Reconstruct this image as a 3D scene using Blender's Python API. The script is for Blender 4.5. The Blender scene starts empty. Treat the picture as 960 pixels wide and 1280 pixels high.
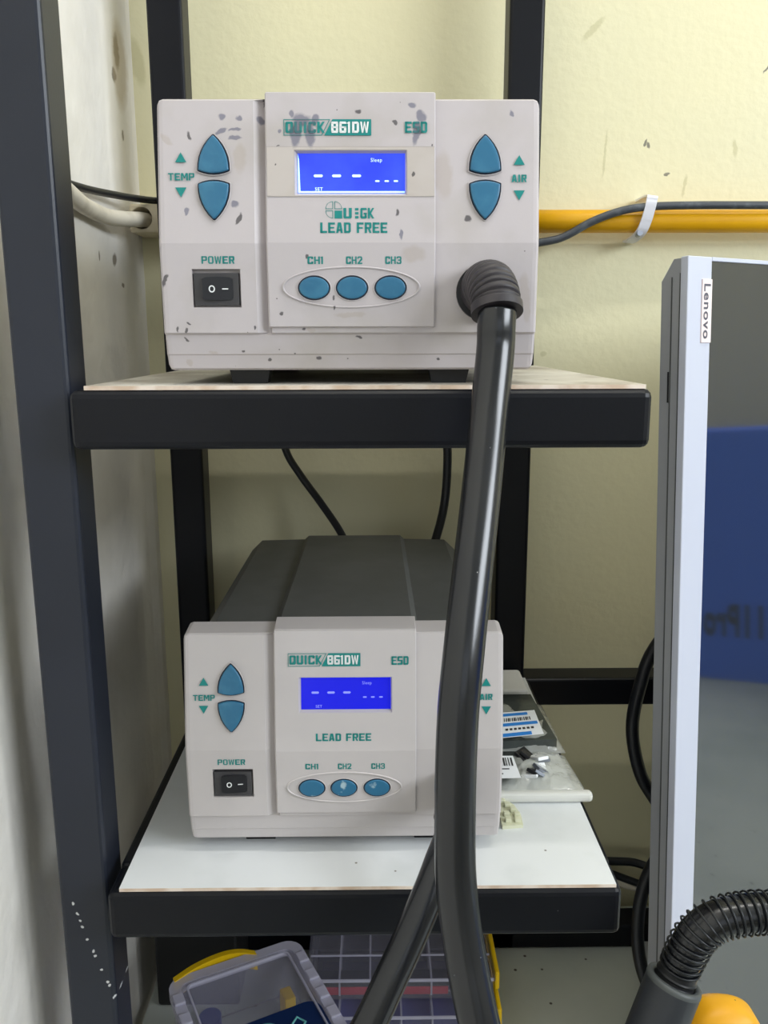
import bpy, bmesh, math, random
from mathutils import Vector, Matrix, Euler
random.seed(7)
C = bpy.context.scene.collection
SC = bpy.context.scene
CZ = 1.35          # camera height; all coordinates below are metres relative to the camera point

# ---------------------------------------------------------------- camera
F_PX = 1056.67
cam_d = bpy.data.cameras.new('camera'); cam = bpy.data.objects.new('camera', cam_d); C.objects.link(cam)
cam_d.sensor_fit = 'VERTICAL'; cam_d.sensor_height = 24.0; cam_d.lens = F_PX / 1280 * 24.0
cam_d.clip_start = 0.01
PITCH, YAW, ROLL = 0.2032, 0.0104, -0.0024
fw = Vector((math.sin(YAW)*math.cos(PITCH), math.cos(YAW)*math.cos(PITCH), -math.sin(PITCH)))
r1 = Vector((math.cos(YAW), -math.sin(YAW), 0)); u1 = r1.cross(fw)
r2 = math.cos(ROLL)*r1 + math.sin(ROLL)*u1; u2 = -math.sin(ROLL)*r1 + math.cos(ROLL)*u1
M = Matrix((r2, u2, -fw)).transposed().to_4x4(); M.translation = Vector((0, 0, CZ))
cam.matrix_world = M
SC.camera = cam

# ---------------------------------------------------------------- view, world, lights
SC.view_settings.view_transform = 'Standard'; SC.view_settings.look = 'None'
SC.view_settings.gamma = 1.0; SC.view_settings.use_curve_mapping = False
SC.view_settings.exposure = -0.22
W = bpy.data.worlds.new('daylight'); SC.world = W; W.use_nodes = True
bg = W.node_tree.nodes['Background']; bg.inputs[0].default_value = (0.80, 0.88, 1.0, 1); bg.inputs[1].default_value = 0.8

def area(name, loc, size, size_y, power, col, target):
    l = bpy.data.lights.new(name, 'AREA'); l.shape = 'RECTANGLE'; l.size = size; l.size_y = size_y
    l.energy = power; l.color = col
    o = bpy.data.objects.new(name, l); C.objects.link(o); o.location = Vector(loc) + Vector((0, 0, CZ))
    d = Vector(target) - Vector(loc); o.rotation_euler = d.to_track_quat('-Z', 'Y').to_euler()
    return o
# daylight through the window in the right wall and through the glazed front behind the camera
area('window_daylight', (1.74, -0.60, 0.70), 1.3, 0.65, 46, (0.88, 0.94, 1.0), (-0.1, 0.55, -0.1))
area('front_window_daylight', (0.5, -2.35, 0.55), 2.0, 1.3, 4, (0.90, 0.95, 1.0), (0.0, 0.6, -0.1))
# ceiling tube lamp
area('ceiling_tube_light', (0.30, 0.20, 1.325), 1.2, 0.035, 9, (1.0, 0.98, 0.94), (0.30, 0.2001, -1.0))

# ---------------------------------------------------------------- materials
def lin(c):
    c = c/255.0
    return c/12.92 if c <= 0.04045 else ((c+0.055)/1.055)**2.4
def rgb(r, g, b): return (lin(r), lin(g), lin(b), 1)
def nd(t, typ, **kw):
    n = t.nodes.new(typ)
    for k, v in kw.items(): setattr(n, k, v)
    return n
def mat(name, col, rough=0.5, metal=0.0, spec=0.5, noise=None, bump=None, alpha=None, emit=None, trans=None, coat=0.0, blobs=None, ior=None, spots=None):
    """noise=(scale, colour2, contrast_lo, contrast_hi); bump=(scale, strength, distance); blobs=[(colour, strength, [(x,z,rx,rz,deg)...], plane)]"""
    m = bpy.data.materials.new(name); m.use_nodes = True
    t = m.node_tree; b = t.nodes['Principled BSDF']
    b.inputs['Base Color'].default_value = col; b.inputs['Roughness'].default_value = rough
    b.inputs['Metallic'].default_value = metal; b.inputs['Specular IOR Level'].default_value = spec
    b.inputs['Coat Weight'].default_value = coat
    if ior: b.inputs['IOR'].default_value = ior
    tc = nd(t, 'ShaderNodeTexCoord'); P = tc.outputs['Object']
    cur = None
    def mixin(cur, fac, c2):
        mx = nd(t, 'ShaderNodeMix', data_type='RGBA')
        t.links.new(fac, mx.inputs['Factor'])
        if cur is None: mx.inputs['A'].default_value = col
        else: t.links.new(cur, mx.inputs['A'])
        mx.inputs['B'].default_value = c2
        return mx.outputs['Result']
    if noise:
        n = nd(t, 'ShaderNodeTexNoise'); n.inputs['Scale'].default_value = noise[0]; n.inputs['Detail'].default_value = 5
        t.links.new(P, n.inputs['Vector'])
        mr = nd(t, 'ShaderNodeMapRange'); mr.inputs['From Min'].default_value = noise[2]; mr.inputs['From Max'].default_value = noise[3]
        t.links.new(n.outputs['Fac'], mr.inputs['Value'])
        cur = mixin(cur, mr.outputs['Result'], noise[1])
    if spots:   # (scale, radius, colour, keep)
        v = nd(t, 'ShaderNodeTexVoronoi'); v.inputs['Scale'].default_value = spots[0]; t.links.new(P, v.inputs['Vector'])
        sep = nd(t, 'ShaderNodeSeparateColor'); t.links.new(v.outputs['Color'], sep.inputs['Color'])
        a = nd(t, 'ShaderNodeMapRange'); a.inputs['From Min'].default_value = spots[1]; a.inputs['From Max'].default_value = spots[1]*0.6
        t.links.new(v.outputs['Distance'], a.inputs['Value'])
        g = nd(t, 'ShaderNodeMath', operation='LESS_THAN'); t.links.new(sep.outputs[0], g.inputs[0]); g.inputs[1].default_value = spots[3]
        mu = nd(t, 'ShaderNodeMath', operation='MULTIPLY'); t.links.new(a.outputs['Result'], mu.inputs[0]); t.links.new(g.outputs[0], mu.inputs[1])
        cur = mixin(cur, mu.outputs[0], spots[2])
    if blobs:
        n = nd(t, 'ShaderNodeTexNoise'); n.inputs['Scale'].default_value = 210; n.inputs['Detail'].default_value = 3
        t.links.new(P, n.inputs['Vector'])
        s1 = nd(t, 'ShaderNodeVectorMath', operation='SUBTRACT'); t.links.new(n.outputs['Color'], s1.inputs[0]); s1.inputs[1].default_value = (.5, .5, .5)
        s2 = nd(t, 'ShaderNodeVectorMath', operation='SCALE'); t.links.new(s1.outputs[0], s2.inputs[0]); s2.inputs['Scale'].default_value = 0.0036
        s3 = nd(t, 'ShaderNodeVectorMath', operation='ADD'); t.links.new(P, s3.inputs[0]); t.links.new(s2.outputs[0], s3.inputs[1])
        for bc, strength, lst, plane in blobs:
            acc = None
            for (a, z, ra, rz, deg) in lst:
                mp = nd(t, 'ShaderNodeMapping', vector_type='TEXTURE')
                if plane == 'xz':
                    mp.inputs['Location'].default_value = (a, 0, z); mp.inputs['Rotation'].default_value = (0, math.radians(-deg), 0); mp.inputs['Scale'].default_value = (ra, 50, rz)
                elif plane == 'yz':
                    mp.inputs['Location'].default_value = (0, a, z); mp.inputs['Rotation'].default_value = (math.radians(deg), 0, 0); mp.inputs['Scale'].default_value = (50, ra, rz)
                else:
                    mp.inputs['Location'].default_value = (a, z, 0); mp.inputs['Rotation'].default_value = (0, 0, math.radians(deg)); mp.inputs['Scale'].default_value = (ra, rz, 50)
                t.links.new(s3.outputs[0], mp.inputs['Vector'])
                ln = nd(t, 'ShaderNodeVectorMath', operation='LENGTH'); t.links.new(mp.outputs[0], ln.inputs[0])
                mr = nd(t, 'ShaderNodeMapRange'); mr.inputs['From Min'].default_value = 1.15; mr.inputs['From Max'].default_value = 0.75
                mr.inputs['To Max'].default_value = strength
                t.links.new(ln.outputs['Value'], mr.inputs['Value'])
                if acc is None: acc = mr.outputs['Result']
                else:
                    mx = nd(t, 'ShaderNodeMath', operation='MAXIMUM'); t.links.new(acc, mx.inputs[0]); t.links.new(mr.outputs['Result'], mx.inputs[1]); acc = mx.outputs[0]
            cur = mixin(cur, acc, bc)
    if cur is not None: t.links.new(cur, b.inputs['Base Color'])
    if bump:
        n = nd(t, 'ShaderNodeTexNoise'); n.inputs['Scale'].default_value = bump[0]; n.inputs['Detail'].default_value = 4
        t.links.new(P, n.inputs['Vector'])
        bp = nd(t, 'ShaderNodeBump'); bp.inputs['Strength'].default_value = bump[1]; bp.inputs['Distance'].default_value = bump[2]
        t.links.new(n.outputs['Fac'], bp.inputs['Height']); t.links.new(bp.outputs[0], b.inputs['Normal'])
    if alpha is not None: b.inputs['Alpha'].default_value = alpha
    if trans is not None: b.inputs['Transmission Weight'].default_value = trans
    if emit:
        b.inputs['Emission Color'].default_value = emit[0]; b.inputs['Emission Strength'].default_value = emit[1]
    return m

WALLMARK = rgb(120, 112, 90)
m_wall = mat('yellow_wall_paint', rgb(226, 219, 181), .62, noise=(5, rgb(221, 216, 181), .35, .7), bump=(120, .16, .0028),
    blobs=[(rgb(85, 82, 78), .8, [(.2445, .1672+CZ-CZ, .0016, .0032, 15), (.2415, .169, .0012, .003, -20), (.345, .231, .001, .006, -35), (.262, .143, .003, .0012, 10)], 'xz'),
           (rgb(190, 184, 140), .55, [(.191, .262, .003, .013, -45), (.279, .133, .0015, .01, -8), (.322, .165, .002, .008, 10), (.157, -.015, .003, .0025, 0), (.206, .16, .0012, .02, -3), (-.205, .235, .006, .02, 10)], 'xz')])
m_lwall = mat('white_side_wall_plaster', rgb(236, 232, 225), .7, noise=(9, rgb(220, 216, 208), .45, .75), bump=(60, .35, .004),
    blobs=[(rgb(110, 98, 80), .8, [(.74, .065, .006, .0045, 40), (.757, .045, .003, .002, 0), (.70, .064, .002, .004, 0), (.772, .235, .005, .014, 0), (.765, .215, .004, .006, 0), (.775, .17, .002, .004, 0), (.66, -.068, .002, .003, 0)], 'yz'),
           (rgb(178, 160, 125), .5, [(.775, .225, .012, .035, 0), (.48, -.52, .05, .015, 20)], 'yz')])
m_plainwall = mat('room_wall_paint', rgb(205, 203, 190), .7, bump=(60, .2, .003))
m_ceiling = mat('ceiling_paint', rgb(225, 225, 220), .8, bump=(50, .2, .002))
m_floor = mat('floor_tile', rgb(150, 148, 140), .4, noise=(3, rgb(135, 132, 125), .4, .6))
m_metal = mat('black_powder_coat', rgb(11, 13, 19), .38, spec=.25, noise=(6, rgb(15, 17, 24), .4, .65), bump=(900, .12, .0004), spots=(90, .05, rgb(120, 120, 125), .05))
m_metal_sheen_dots = mat('black_powder_coat_baked_sheen_paint_dots', rgb(33, 37, 47), .38, spec=.4, noise=(6, rgb(39, 43, 54), .4, .65), bump=(900, .12, .0004), spots=(90, .05, rgb(120, 120, 125), .05),  # same coat with the post's reflection lightened into its base; white dots are paint
    blobs=[(rgb(215, 215, 215), .9, [(a, z, .0010, .0010, 0) for a, z in [(-0.0064, 0.2634), (-0.0046, 0.257), (-0.0035, 0.2521), (-0.0023, 0.2483), (0.0004, 0.2395), (0.0032, 0.2318), (0.0044, 0.2284), (0.007, 0.2184), (0.0098, 0.21), (0.0106, 0.2072), (0.0135, 0.1987)]], 'xz')])
def board_mat(name, marks):
    return mat(name, rgb(222, 225, 226), .34, noise=(14, rgb(206, 210, 210), .52, .72), bump=(30, .1, .0008), spots=(130, .12, rgb(120, 115, 105), .05), blobs=[(rgb(120, 110, 100), .45, marks, 'xy')])
m_board_low = board_mat('white_laminate', [(-.06, .455, .003, .0012, 10), (.10, .447, .012, .005, 0), (-.12, .45, .006, .003, 20)])
m_board_up = mat('worn_laminate', rgb(218, 213, 203), .45, noise=(18, rgb(165, 155, 140), .42, .7), spots=(120, .2, rgb(80, 72, 64), .15), blobs=[(rgb(60, 56, 54), .8, [(-.105, .47, .008, .006, 0), (-.06, .48, .012, .004, 10), (-.12, .50, .006, .004, 0)], 'xy')])
m_ply = mat('plywood_edge', rgb(206, 182, 160), .6, noise=(60, rgb(232, 218, 204), .4, .6))
m_desk = mat('grey_white_desk', rgb(198, 204, 200), .4, noise=(7, rgb(176, 184, 180), .4, .7), spots=(70, .13, rgb(70, 65, 60), .32))
PL = rgb(192, 186, 185)
m_plastic_clean = mat('grey_white_plastic', PL, .42, noise=(12, rgb(185, 179, 178), .45, .7), bump=(1500, .08, .0003))
m_groove = mat('panel_groove_plastic', rgb(170, 162, 158), .5)
m_case = mat('dark_grey_case', rgb(84, 86, 86), .45, noise=(40, rgb(77, 79, 79), .4, .6), bump=(1200, .2, .0004))
m_black = mat('black_rubber', rgb(22, 23, 26), .45)
m_hose = mat('black_hose_rubber', rgb(20, 22, 26), .24, spec=.6, noise=(30, rgb(27, 28, 31), .5, .7), bump=(25, .06, .001), spots=(260, .10, rgb(120, 120, 122), .05))
m_boot = mat('ribbed_boot_rubber', rgb(44, 40, 44), .5, noise=(90, rgb(60, 55, 58), .45, .65))
m_btn = mat('teal_blue_button', rgb(42, 104, 138), .35, noise=(120, rgb(52, 114, 146), .45, .65))
m_btn_scratched = mat('scratched_teal_button', rgb(42, 104, 138), .35, noise=(90, rgb(160, 185, 195), .60, .66))
m_gap_shade = mat('button_gap_shade', rgb(24, 32, 50), .5)  # dark plate carries the gap's shade in its colour, no real recess
TEAL = rgb(0, 128, 124)
m_teal = mat('teal_print', TEAL, .45)
m_white_print = mat('white_print', rgb(228, 230, 230), .45)
m_switch = mat('black_switch_plastic', rgb(28, 29, 34), .3)
m_switch_frame = mat('dark_switch_frame', rgb(58, 57, 60), .45)
m_lcd_a = mat('lcd_bright_blue', rgb(10, 20, 120), .25, emit=(rgb(52, 78, 255), .95), noise=(30, rgb(40, 60, 220), .4, .6))
m_lcd_b = mat('lcd_blue', rgb(8, 12, 160), .25, emit=(rgb(4, 18, 222), .75))
m_seg_a = mat('lcd_segment_white', rgb(200, 230, 255), .4, emit=(rgb(190, 225, 255), .8))
m_seg_b = mat('lcd_segment_dim', rgb(140, 150, 225), .4, emit=(rgb(120, 130, 220), .45))
m_glow_a = mat('lcd_backlight_edge', rgb(200, 245, 255), .4, emit=(rgb(180, 240, 255), .8))
m_yellow = mat('yellow_pipe_paint', rgb(240, 178, 12), .35, noise=(25, rgb(232, 168, 10), .4, .7))
m_yplast = mat('yellow_plastic', rgb(250, 182, 30), .42, noise=(20, rgb(240, 170, 20), .45, .65), spots=(150, .1, rgb(120, 90, 20), .08))
m_latch = mat('yellow_latch_plastic', rgb(238, 196, 10), .35)
m_cream = mat('cream_painted_plastic', rgb(214, 203, 176), .5, noise=(60, rgb(196, 184, 155), .45, .7))
m_whitecable = mat('off_white_cable', rgb(212, 205, 190), .5, noise=(50, rgb(190, 182, 165), .45, .7))
m_blackcable = mat('black_cable', rgb(20, 23, 30), .4)
m_greycable = mat('dark_grey_cable', rgb(62, 66, 72), .45, noise=(80, rgb(84, 90, 96), .5, .65))
m_clip = mat('white_clip_plastic', rgb(236, 236, 244), .35)
m_screw = mat('steel_screw', rgb(150, 155, 165), .35, metal=.8)
m_bezel = mat('silver_white_bezel', rgb(196, 200, 214), .45)
m_monside = mat('monitor_side_grey', rgb(150, 152, 156), .5, bump=(600, .1, .0003))
m_screen = mat('dark_glossy_screen', rgb(38, 41, 42), .05, spec=1.0, ior=1.8, spots=(60, .03, rgb(170, 170, 170), .2))
m_badge = mat('pinkish_silver_badge', rgb(238, 222, 220), .4, metal=.2)
m_badge_ink = mat('badge_dark_letter', rgb(96, 96, 106), .35, metal=.5)
m_clear = mat('frosted_clear_plastic', rgb(176, 174, 190), .25, alpha=.26, spec=.6)
m_clear2 = mat('clear_lid_plastic', rgb(160, 160, 185), .2, alpha=.14, spec=.6)
m_thin = mat('thin_clear_plastic', rgb(176, 176, 190), .2, alpha=.13, spec=.5)
m_clearedge = mat('clear_plastic_edge', rgb(205, 203, 222), .25, alpha=.62)
m_film = mat('clear_bag_film', rgb(226, 228, 220), .12, alpha=.42, spec=.9, bump=(45, .8, .006))
m_bagedge = mat('bag_seal_film', rgb(232, 232, 226), .2, alpha=.75)
m_antistatic = mat('silver_antistatic_film', rgb(112, 118, 116), .2, metal=.55, noise=(30, rgb(84, 90, 90), .42, .66), bump=(28, .5, .005))
m_navy = mat('navy_label', rgb(6, 36, 84), .4)
m_cyan = mat('teal_label_print', rgb(110, 190, 190), .4)
m_red = mat('dark_red_plastic', rgb(175, 36, 56), .4)
m_blackpl = mat('black_component', rgb(26, 26, 28), .4)
m_label = mat('white_paper_label', rgb(236, 238, 240), .6)
m_bluestripe = mat('blue_label_print', rgb(38, 128, 210), .5)
m_ink = mat('black_label_print', rgb(45, 45, 48), .6)
m_foam = mat('white_foam', rgb(236, 236, 236), .7, bump=(300, .2, .0008))
m_resin = mat('pale_yellow_translucent_plastic', rgb(225, 226, 196), .35, alpha=.85)
m_blue_box = mat('blue_printed_card', rgb(40, 104, 235), .5)
m_darkprint = mat('dark_box_print', rgb(18, 16, 16), .6)
m_tube = mat('lamp_tube', rgb(255, 255, 250), .4, emit=((1, .98, .94, 1), 6))
m_frame_w = mat('window_frame_paint', rgb(215, 215, 210), .5)
m_wire = mat('dark_spring_wire', rgb(40, 42, 44), .35, metal=.4)
m_handle = mat('gun_handle_plastic', rgb(42, 45, 50), .42, bump=(900, .15, .0004))
m_handle_rim = mat('gun_handle_rim', rgb(74, 78, 78), .5)
m_tape = mat('clear_tape_film', rgb(222, 214, 206), .3, alpha=.55)

# ---------------------------------------------------------------- mesh helpers
class MB:
    """collects geometry in camera-relative metres, links it as one mesh object"""
    def __init__(s): s.v = []; s.f = []; s.sm = []; s.mi = []
    def add(s, vs, fs, smooth=False, mi=0):
        o = len(s.v); s.v += [tuple(v) for v in vs]; s.f += [tuple(i+o for i in f) for f in fs]
        s.sm += [smooth]*len(fs); s.mi += [mi]*len(fs); return s
    def bm(s, b, smooth=False, mi=0, mtx=None):
        if mtx is not None: bmesh.ops.transform(b, matrix=mtx, verts=b.verts)
        b.verts.index_update()
        s.add([v.co.copy() for v in b.verts], [[v.index for v in f.verts] for f in b.faces], smooth, mi); b.free(); return s
    def box(s, a, b, bev=0.0, seg=2, mtx=None, mi=0):
        a, b = Vector(a), Vector(b); m = bmesh.new(); bmesh.ops.create_cube(m, size=1)
        for v in m.verts: v.co = Vector(((a[i]+b[i])/2 + v.co[i]*(b[i]-a[i])) for i in range(3))
        if bev: bmesh.ops.bevel(m, geom=list(m.edges), offset=bev, segments=seg, profile=.5, affect='EDGES')
        return s.bm(m, False, mi, mtx)
    def tube(s, pts, rad, n=16, sub=6, cap=True, smooth=True, closed=False, mi=0):
        P = [Vector(p) for p in pts]
        if sub > 1: P, T = spline(P, sub)
        else: T = [i for i in range(len(P))]
        R = rad if callable(rad) else (lambda t: rad)
        rings = []; up = None
        for i, p in enumerate(P):
            d = (P[min(i+1, len(P)-1)] - P[max(i-1, 0)]).normalized()
            if up is None:
                up = Vector((0, 0, 1)) if abs(d.z) < .9 else Vector((0, 1, 0))
            a = (up - d*up.dot(d)).normalized(); b = d.cross(a); up = a
            r = R(i/(len(P)-1))
            rings.append([p + (a*math.cos(2*math.pi*k/n) + b*math.sin(2*math.pi*k/n))*r for k in range(n)])
        vs = [v for rg in rings for v in rg]; fs = []
        for i in range(len(rings)-1):
            for k in range(n):
                fs.append((i*n+k, i*n+(k+1) % n, (i+1)*n+(k+1) % n, (i+1)*n+k))
        s.add(vs, fs, smooth, mi)
        if cap:
            s.add(rings[0], [tuple(reversed(range(n)))], False, mi); s.add(rings[-1], [tuple(range(n))], False, mi)
        return s
    def prism(s, outline, fr, to, smooth=False, mi=0):
        """outline: list of 2d points, fr/to: functions mapping (a,b) -> 3d for the two ends"""
        n = len(outline); A = [fr(*p) for p in outline]; B = [to(*p) for p in outline]
        s.add(A+B, [tuple(reversed(range(n))), tuple(range(n, 2*n))], False, mi)
        s.add(A+B, [(i, (i+1) % n, n+(i+1) % n, n+i) for i in range(n)], smooth, mi)
        return s
    def build(s, name, m, parent=None, base=None):
        base = Vector(base) if base is not None else (Vector(parent['_b']) if parent else Vector((0, 0, 0)))
        me = bpy.data.meshes.new(name)
        me.from_pydata([Vector(v)-base for v in s.v], [], s.f); 
        for p, sm, mi in zip(me.polygons, s.sm, s.mi): p.use_smooth = sm; p.material_index = mi
        for x in (m if isinstance(m, (list, tuple)) else [m]): me.materials.append(x)
        bm = bmesh.new(); bm.from_mesh(me); bmesh.ops.remove_doubles(bm, verts=bm.verts, dist=1e-7); bmesh.ops.recalc_face_normals(bm, faces=bm.faces); bm.to_mesh(me); bm.free()
        o = bpy.data.objects.new(name, me); C.objects.link(o)
        if parent: o.parent = parent; o['_b'] = tuple(base)
        else: o.location = base + Vector((0, 0, CZ)); o['_b'] = tuple(base)
        return o
def spline(P, sub):
    out = []; n = len(P)
    for i in range(n-1):
        p0 = P[i-1] if i else P[0]*2-P[1]; p1 = P[i]; p2 = P[i+1]; p3 = P[i+2] if i+2 < n else P[-1]*2-P[-2]
        for k in range(sub):
            t = k/sub
            out.append(.5*((2*p1) + (p2-p0)*t + (2*p0-5*p1+4*p2-p3)*t*t + (3*p1-p0-3*p2+p3)*t**3))
    out.append(P[-1].copy()); return out, None
def tag(o, label=None, cat=None, group=None, kind=None):
    if label: o['label'] = label
    if cat: o['category'] = cat
    if group: o['group'] = group
    if kind: o['kind'] = kind
    return o
def empty(name, base, label=None, cat=None, group=None, kind=None, mtx=None):
    o = bpy.data.objects.new(name, None); C.objects.link(o); o.empty_display_size = .02
    o.location = Vector(base) + Vector((0, 0, CZ)); o['_b'] = tuple(base)
    if mtx is not None:
        M4 = mtx.to_4x4(); M4.translation = Vector(base) + Vector((0, 0, CZ)); o.matrix_world = M4; o['_b'] = (0., 0., 0.)
    return tag(o, label, cat, group, kind)
def text_verts(body, bold=0.0):
    cu = bpy.data.curves.new('t', 'FONT'); cu.body = body; cu.offset = bold; cu.space_character = 1.12; cu.resolution_u = 4
    o = bpy.data.objects.new('t', cu); C.objects.link(o); bpy.context.view_layer.update()
    me = bpy.data.meshes.new_from_object(o.evaluated_get(bpy.context.evaluated_depsgraph_get()))
    vs = [(v.co.x, v.co.y) for v in me.vertices]; fs = [tuple(p.vertices) for p in me.polygons]
    bpy.data.objects.remove(o); bpy.data.curves.remove(cu); bpy.data.meshes.remove(me)
    x0 = min(v[0] for v in vs); x1 = max(v[0] for v in vs); y0 = min(v[1] for v in vs); y1 = max(v[1] for v in vs)
    return [((x-x0)/(x1-x0), (y-y0)/(y1-y0)) for x, y in vs], fs     # unit box
def boolean_cut(o, cutter):
    md = o.modifiers.new('cut', 'BOOLEAN'); md.operation = 'DIFFERENCE'; md.object = cutter; md.solver = 'EXACT'
    bpy.context.view_layer.update()
    me = bpy.data.meshes.new_from_object(o.evaluated_get(bpy.context.evaluated_depsgraph_get()))
    o.modifiers.remove(md); old = o.data; o.data = me; me.name = old.name; bpy.data.meshes.remove(old)

GT, GH = .34, .20
BLOCK = {
 'T': [[(.36,0),(.64,0),(.64,.9),(.36,.9)],[(0,.82),(1,.82),(1,1),(0,1)]],
 'M': [[(0,0),(.24,0),(.24,1),(0,1)],[(.76,0),(1,0),(1,1),(.76,1)],[(.08,1),(.32,1),(.58,.3),(.42,.3)],[(.68,1),(.92,1),(.58,.3),(.42,.3)]],
 'P': [[(0,0),(.28,0),(.28,1),(0,1)],[(.1,.83),(.88,.83),(1,.9),(.88,1),(.1,1)],[(.1,.38),(.88,.38),(1,.5),(.88,.55),(.1,.55)],[(.72,.45),(1,.5),(1,.9),(.72,.95)]],
 'O': [[(0,.15),(.28,.15),(.28,.85),(0,.85)],[(.72,.15),(1,.15),(1,.85),(.72,.85)],[(.18,0),(.82,0),(1,.16),(0,.16)],[(0,.84),(1,.84),(.82,1),(.18,1)]],
 'H': [[(0,0),(.28,0),(.28,1),(0,1)],[(.72,0),(1,0),(1,1),(.72,1)],[(.2,.42),(.8,.42),(.8,.59),(.2,.59)]],
 '2': [[(0,0),(1,0),(1,.18),(0,.18)],[(0,.1),(.32,.1),(1,.55),(1,.75),(.72,.7)],[(.72,.6),(1,.6),(1,.88),(.72,.88)],[(0,.7),(.28,.7),(.28,.9),(0,.88)],[(0,.83),(1,.83),(.85,1),(.15,1)]],
 '3': [[(.15,0),(.85,0),(1,.17),(0,.17)],[(0,.1),(.28,.1),(.28,.28),(0,.28)],[(.72,.1),(1,.1),(1,.46),(.72,.5)],[(.3,.43),(.9,.43),(.9,.58),(.3,.58)],[(.72,.54),(1,.56),(1,.9),(.72,.9)],[(0,.72),(.28,.72),(.28,.9),(0,.9)],[(0,.83),(1,.83),(.85,1),(.15,1)]],
 'Q': [[(0,.12),(.12,0),(.12,1),(0,.88)],[(.1,0),(.9,0),(.9,GH),(.1,GH)],[(.1,1-GH),(.9,1-GH),(.9,1),(.1,1)],[(.88,0),(1,.12),(1,.88),(.88,1)],[(.1,.1),(GT,.1),(GT,.9),(.1,.9)],[(1-GT,.1),(.9,.1),(.9,.9),(1-GT,.9)],[(.5,.05),(.62,.05),(.62,.34),(.5,.34)]],
 'U': [[(0,.1),(GT,.1),(GT,1),(0,1)],[(1-GT,.1),(1,.1),(1,1),(1-GT,1)],[(.12,0),(.88,0),(1,.12),(1,GH),(0,GH),(0,.12)]],
 'I': [[(.3,0),(.7,0),(.7,1),(.3,1)]],
 'C': [[(0,.1),(GT,.1),(GT,.9),(0,.9)],[(.12,0),(.9,0),(1,.1),(1,GH),(0,GH),(0,.12)],[(0,1-GH),(1,1-GH),(1,.9),(.9,1),(.12,1),(0,.88)],[(1-GT,.1),(1,.1),(1,.34),(1-GT,.34)],[(1-GT,.66),(1,.66),(1,.9),(1-GT,.9)]],
 'G': [[(0,.1),(GT,.1),(GT,.9),(0,.9)],[(.12,0),(.9,0),(1,.1),(1,GH),(0,GH),(0,.12)],[(0,1-GH),(1,1-GH),(1,.9),(.9,1),(.12,1),(0,.88)],[(1-GT,.1),(1,.1),(1,.54),(1-GT,.54)],[(.5,.38),(1,.38),(1,.54),(.5,.54)]],
 'K': [[(0,0),(GT,0),(GT,1),(0,1)],[(.2,.5),(.68,1),(1,1),(.52,.5)],[(.2,.5),(.52,.5),(1,0),(.68,0)]],
 '8': [[(0,.1),(GT,.1),(GT,.9),(0,.9)],[(1-GT,.1),(1,.1),(1,.9),(1-GT,.9)],[(.1,0),(.9,0),(1,.1),(1,GH),(0,GH),(0,.1)],[(0,1-GH),(1,1-GH),(1,.9),(.9,1),(.1,1),(0,.9)],[(.1,.43),(.9,.43),(.9,.58),(.1,.58)]],
 '6': [[(0,.1),(GT,.1),(GT,.9),(0,.9)],[(1-GT,.1),(1,.1),(1,.58),(1-GT,.58)],[(.1,0),(.9,0),(1,.1),(1,GH),(0,GH),(0,.1)],[(0,1-GH),(1,1-GH),(1,.9),(.9,1),(.1,1),(0,.9)],[(.1,.43),(1,.43),(1,.58),(.1,.58)]],
 '1': [[(.3,0),(.64,0),(.64,1),(.38,1),(.3,.9)],[(.1,.82),(.4,.82),(.4,1),(.25,.92),(.1,.92)]],
 'D': [[(0,0),(GT,0),(GT,1),(0,1)],[(.1,0),(.82,0),(1,.15),(1,GH),(.1,GH)],[(.1,1-GH),(1,1-GH),(1,.85),(.82,1),(.1,1)],[(1-GT,.12),(1,.12),(1,.88),(1-GT,.88)]],
 'W': [[(0,1),(.2,1),(.36,0),(.18,0)],[(.24,0),(.36,0),(.56,1),(.44,1)],[(.44,1),(.56,1),(.76,0),(.64,0)],[(.64,0),(.82,0),(1,1),(.8,1)]],
 'E': [[(0,0),(GT,0),(GT,1),(0,1)],[(.1,0),(1,0),(1,GH),(.1,GH)],[(.1,1-GH),(1,1-GH),(1,1),(.1,1)],[(.1,.43),(.88,.43),(.88,.58),(.1,.58)]],
 'F': [[(0,0),(GT,0),(GT,1),(0,1)],[(.1,1-GH),(1,1-GH),(1,1),(.1,1)],[(.1,.40),(.88,.40),(.88,.56),(.1,.56)]],
 'S': [[(.1,0),(.9,0),(1,.1),(1,GH),(0,GH),(0,0)],[(0,1-GH),(1,1-GH),(1,1),(.1,1),(0,.9)],[(0,.5),(GT,.5),(GT,.9),(0,.9)],[(1-GT,.1),(1,.1),(1,.5),(1-GT,.5)],[(0,.43),(1,.43),(1,.58),(0,.58)]],
 'L': [[(0,0),(GT,0),(GT,1),(0,1)],[(.1,0),(1,0),(1,GH),(.1,GH)]],
 'A': [[(0,0),(GT,0),(.56,1),(.26,1)],[(1-GT,0),(1,0),(.74,1),(.44,1)],[(.2,.2),(.8,.2),(.74,.36),(.26,.36)]],
 'R': [[(0,0),(GT,0),(GT,1),(0,1)],[(.1,1-GH),(.9,1-GH),(1,.88),(.9,1),(.1,1)],[(1-GT,.46),(1,.52),(1,.9),(1-GT,.9)],[(.1,.40),(.9,.40),(1,.55),(.1,.56)],[(.45,.42),(.75,.42),(1,0),(.7,0)]],
}
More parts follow.
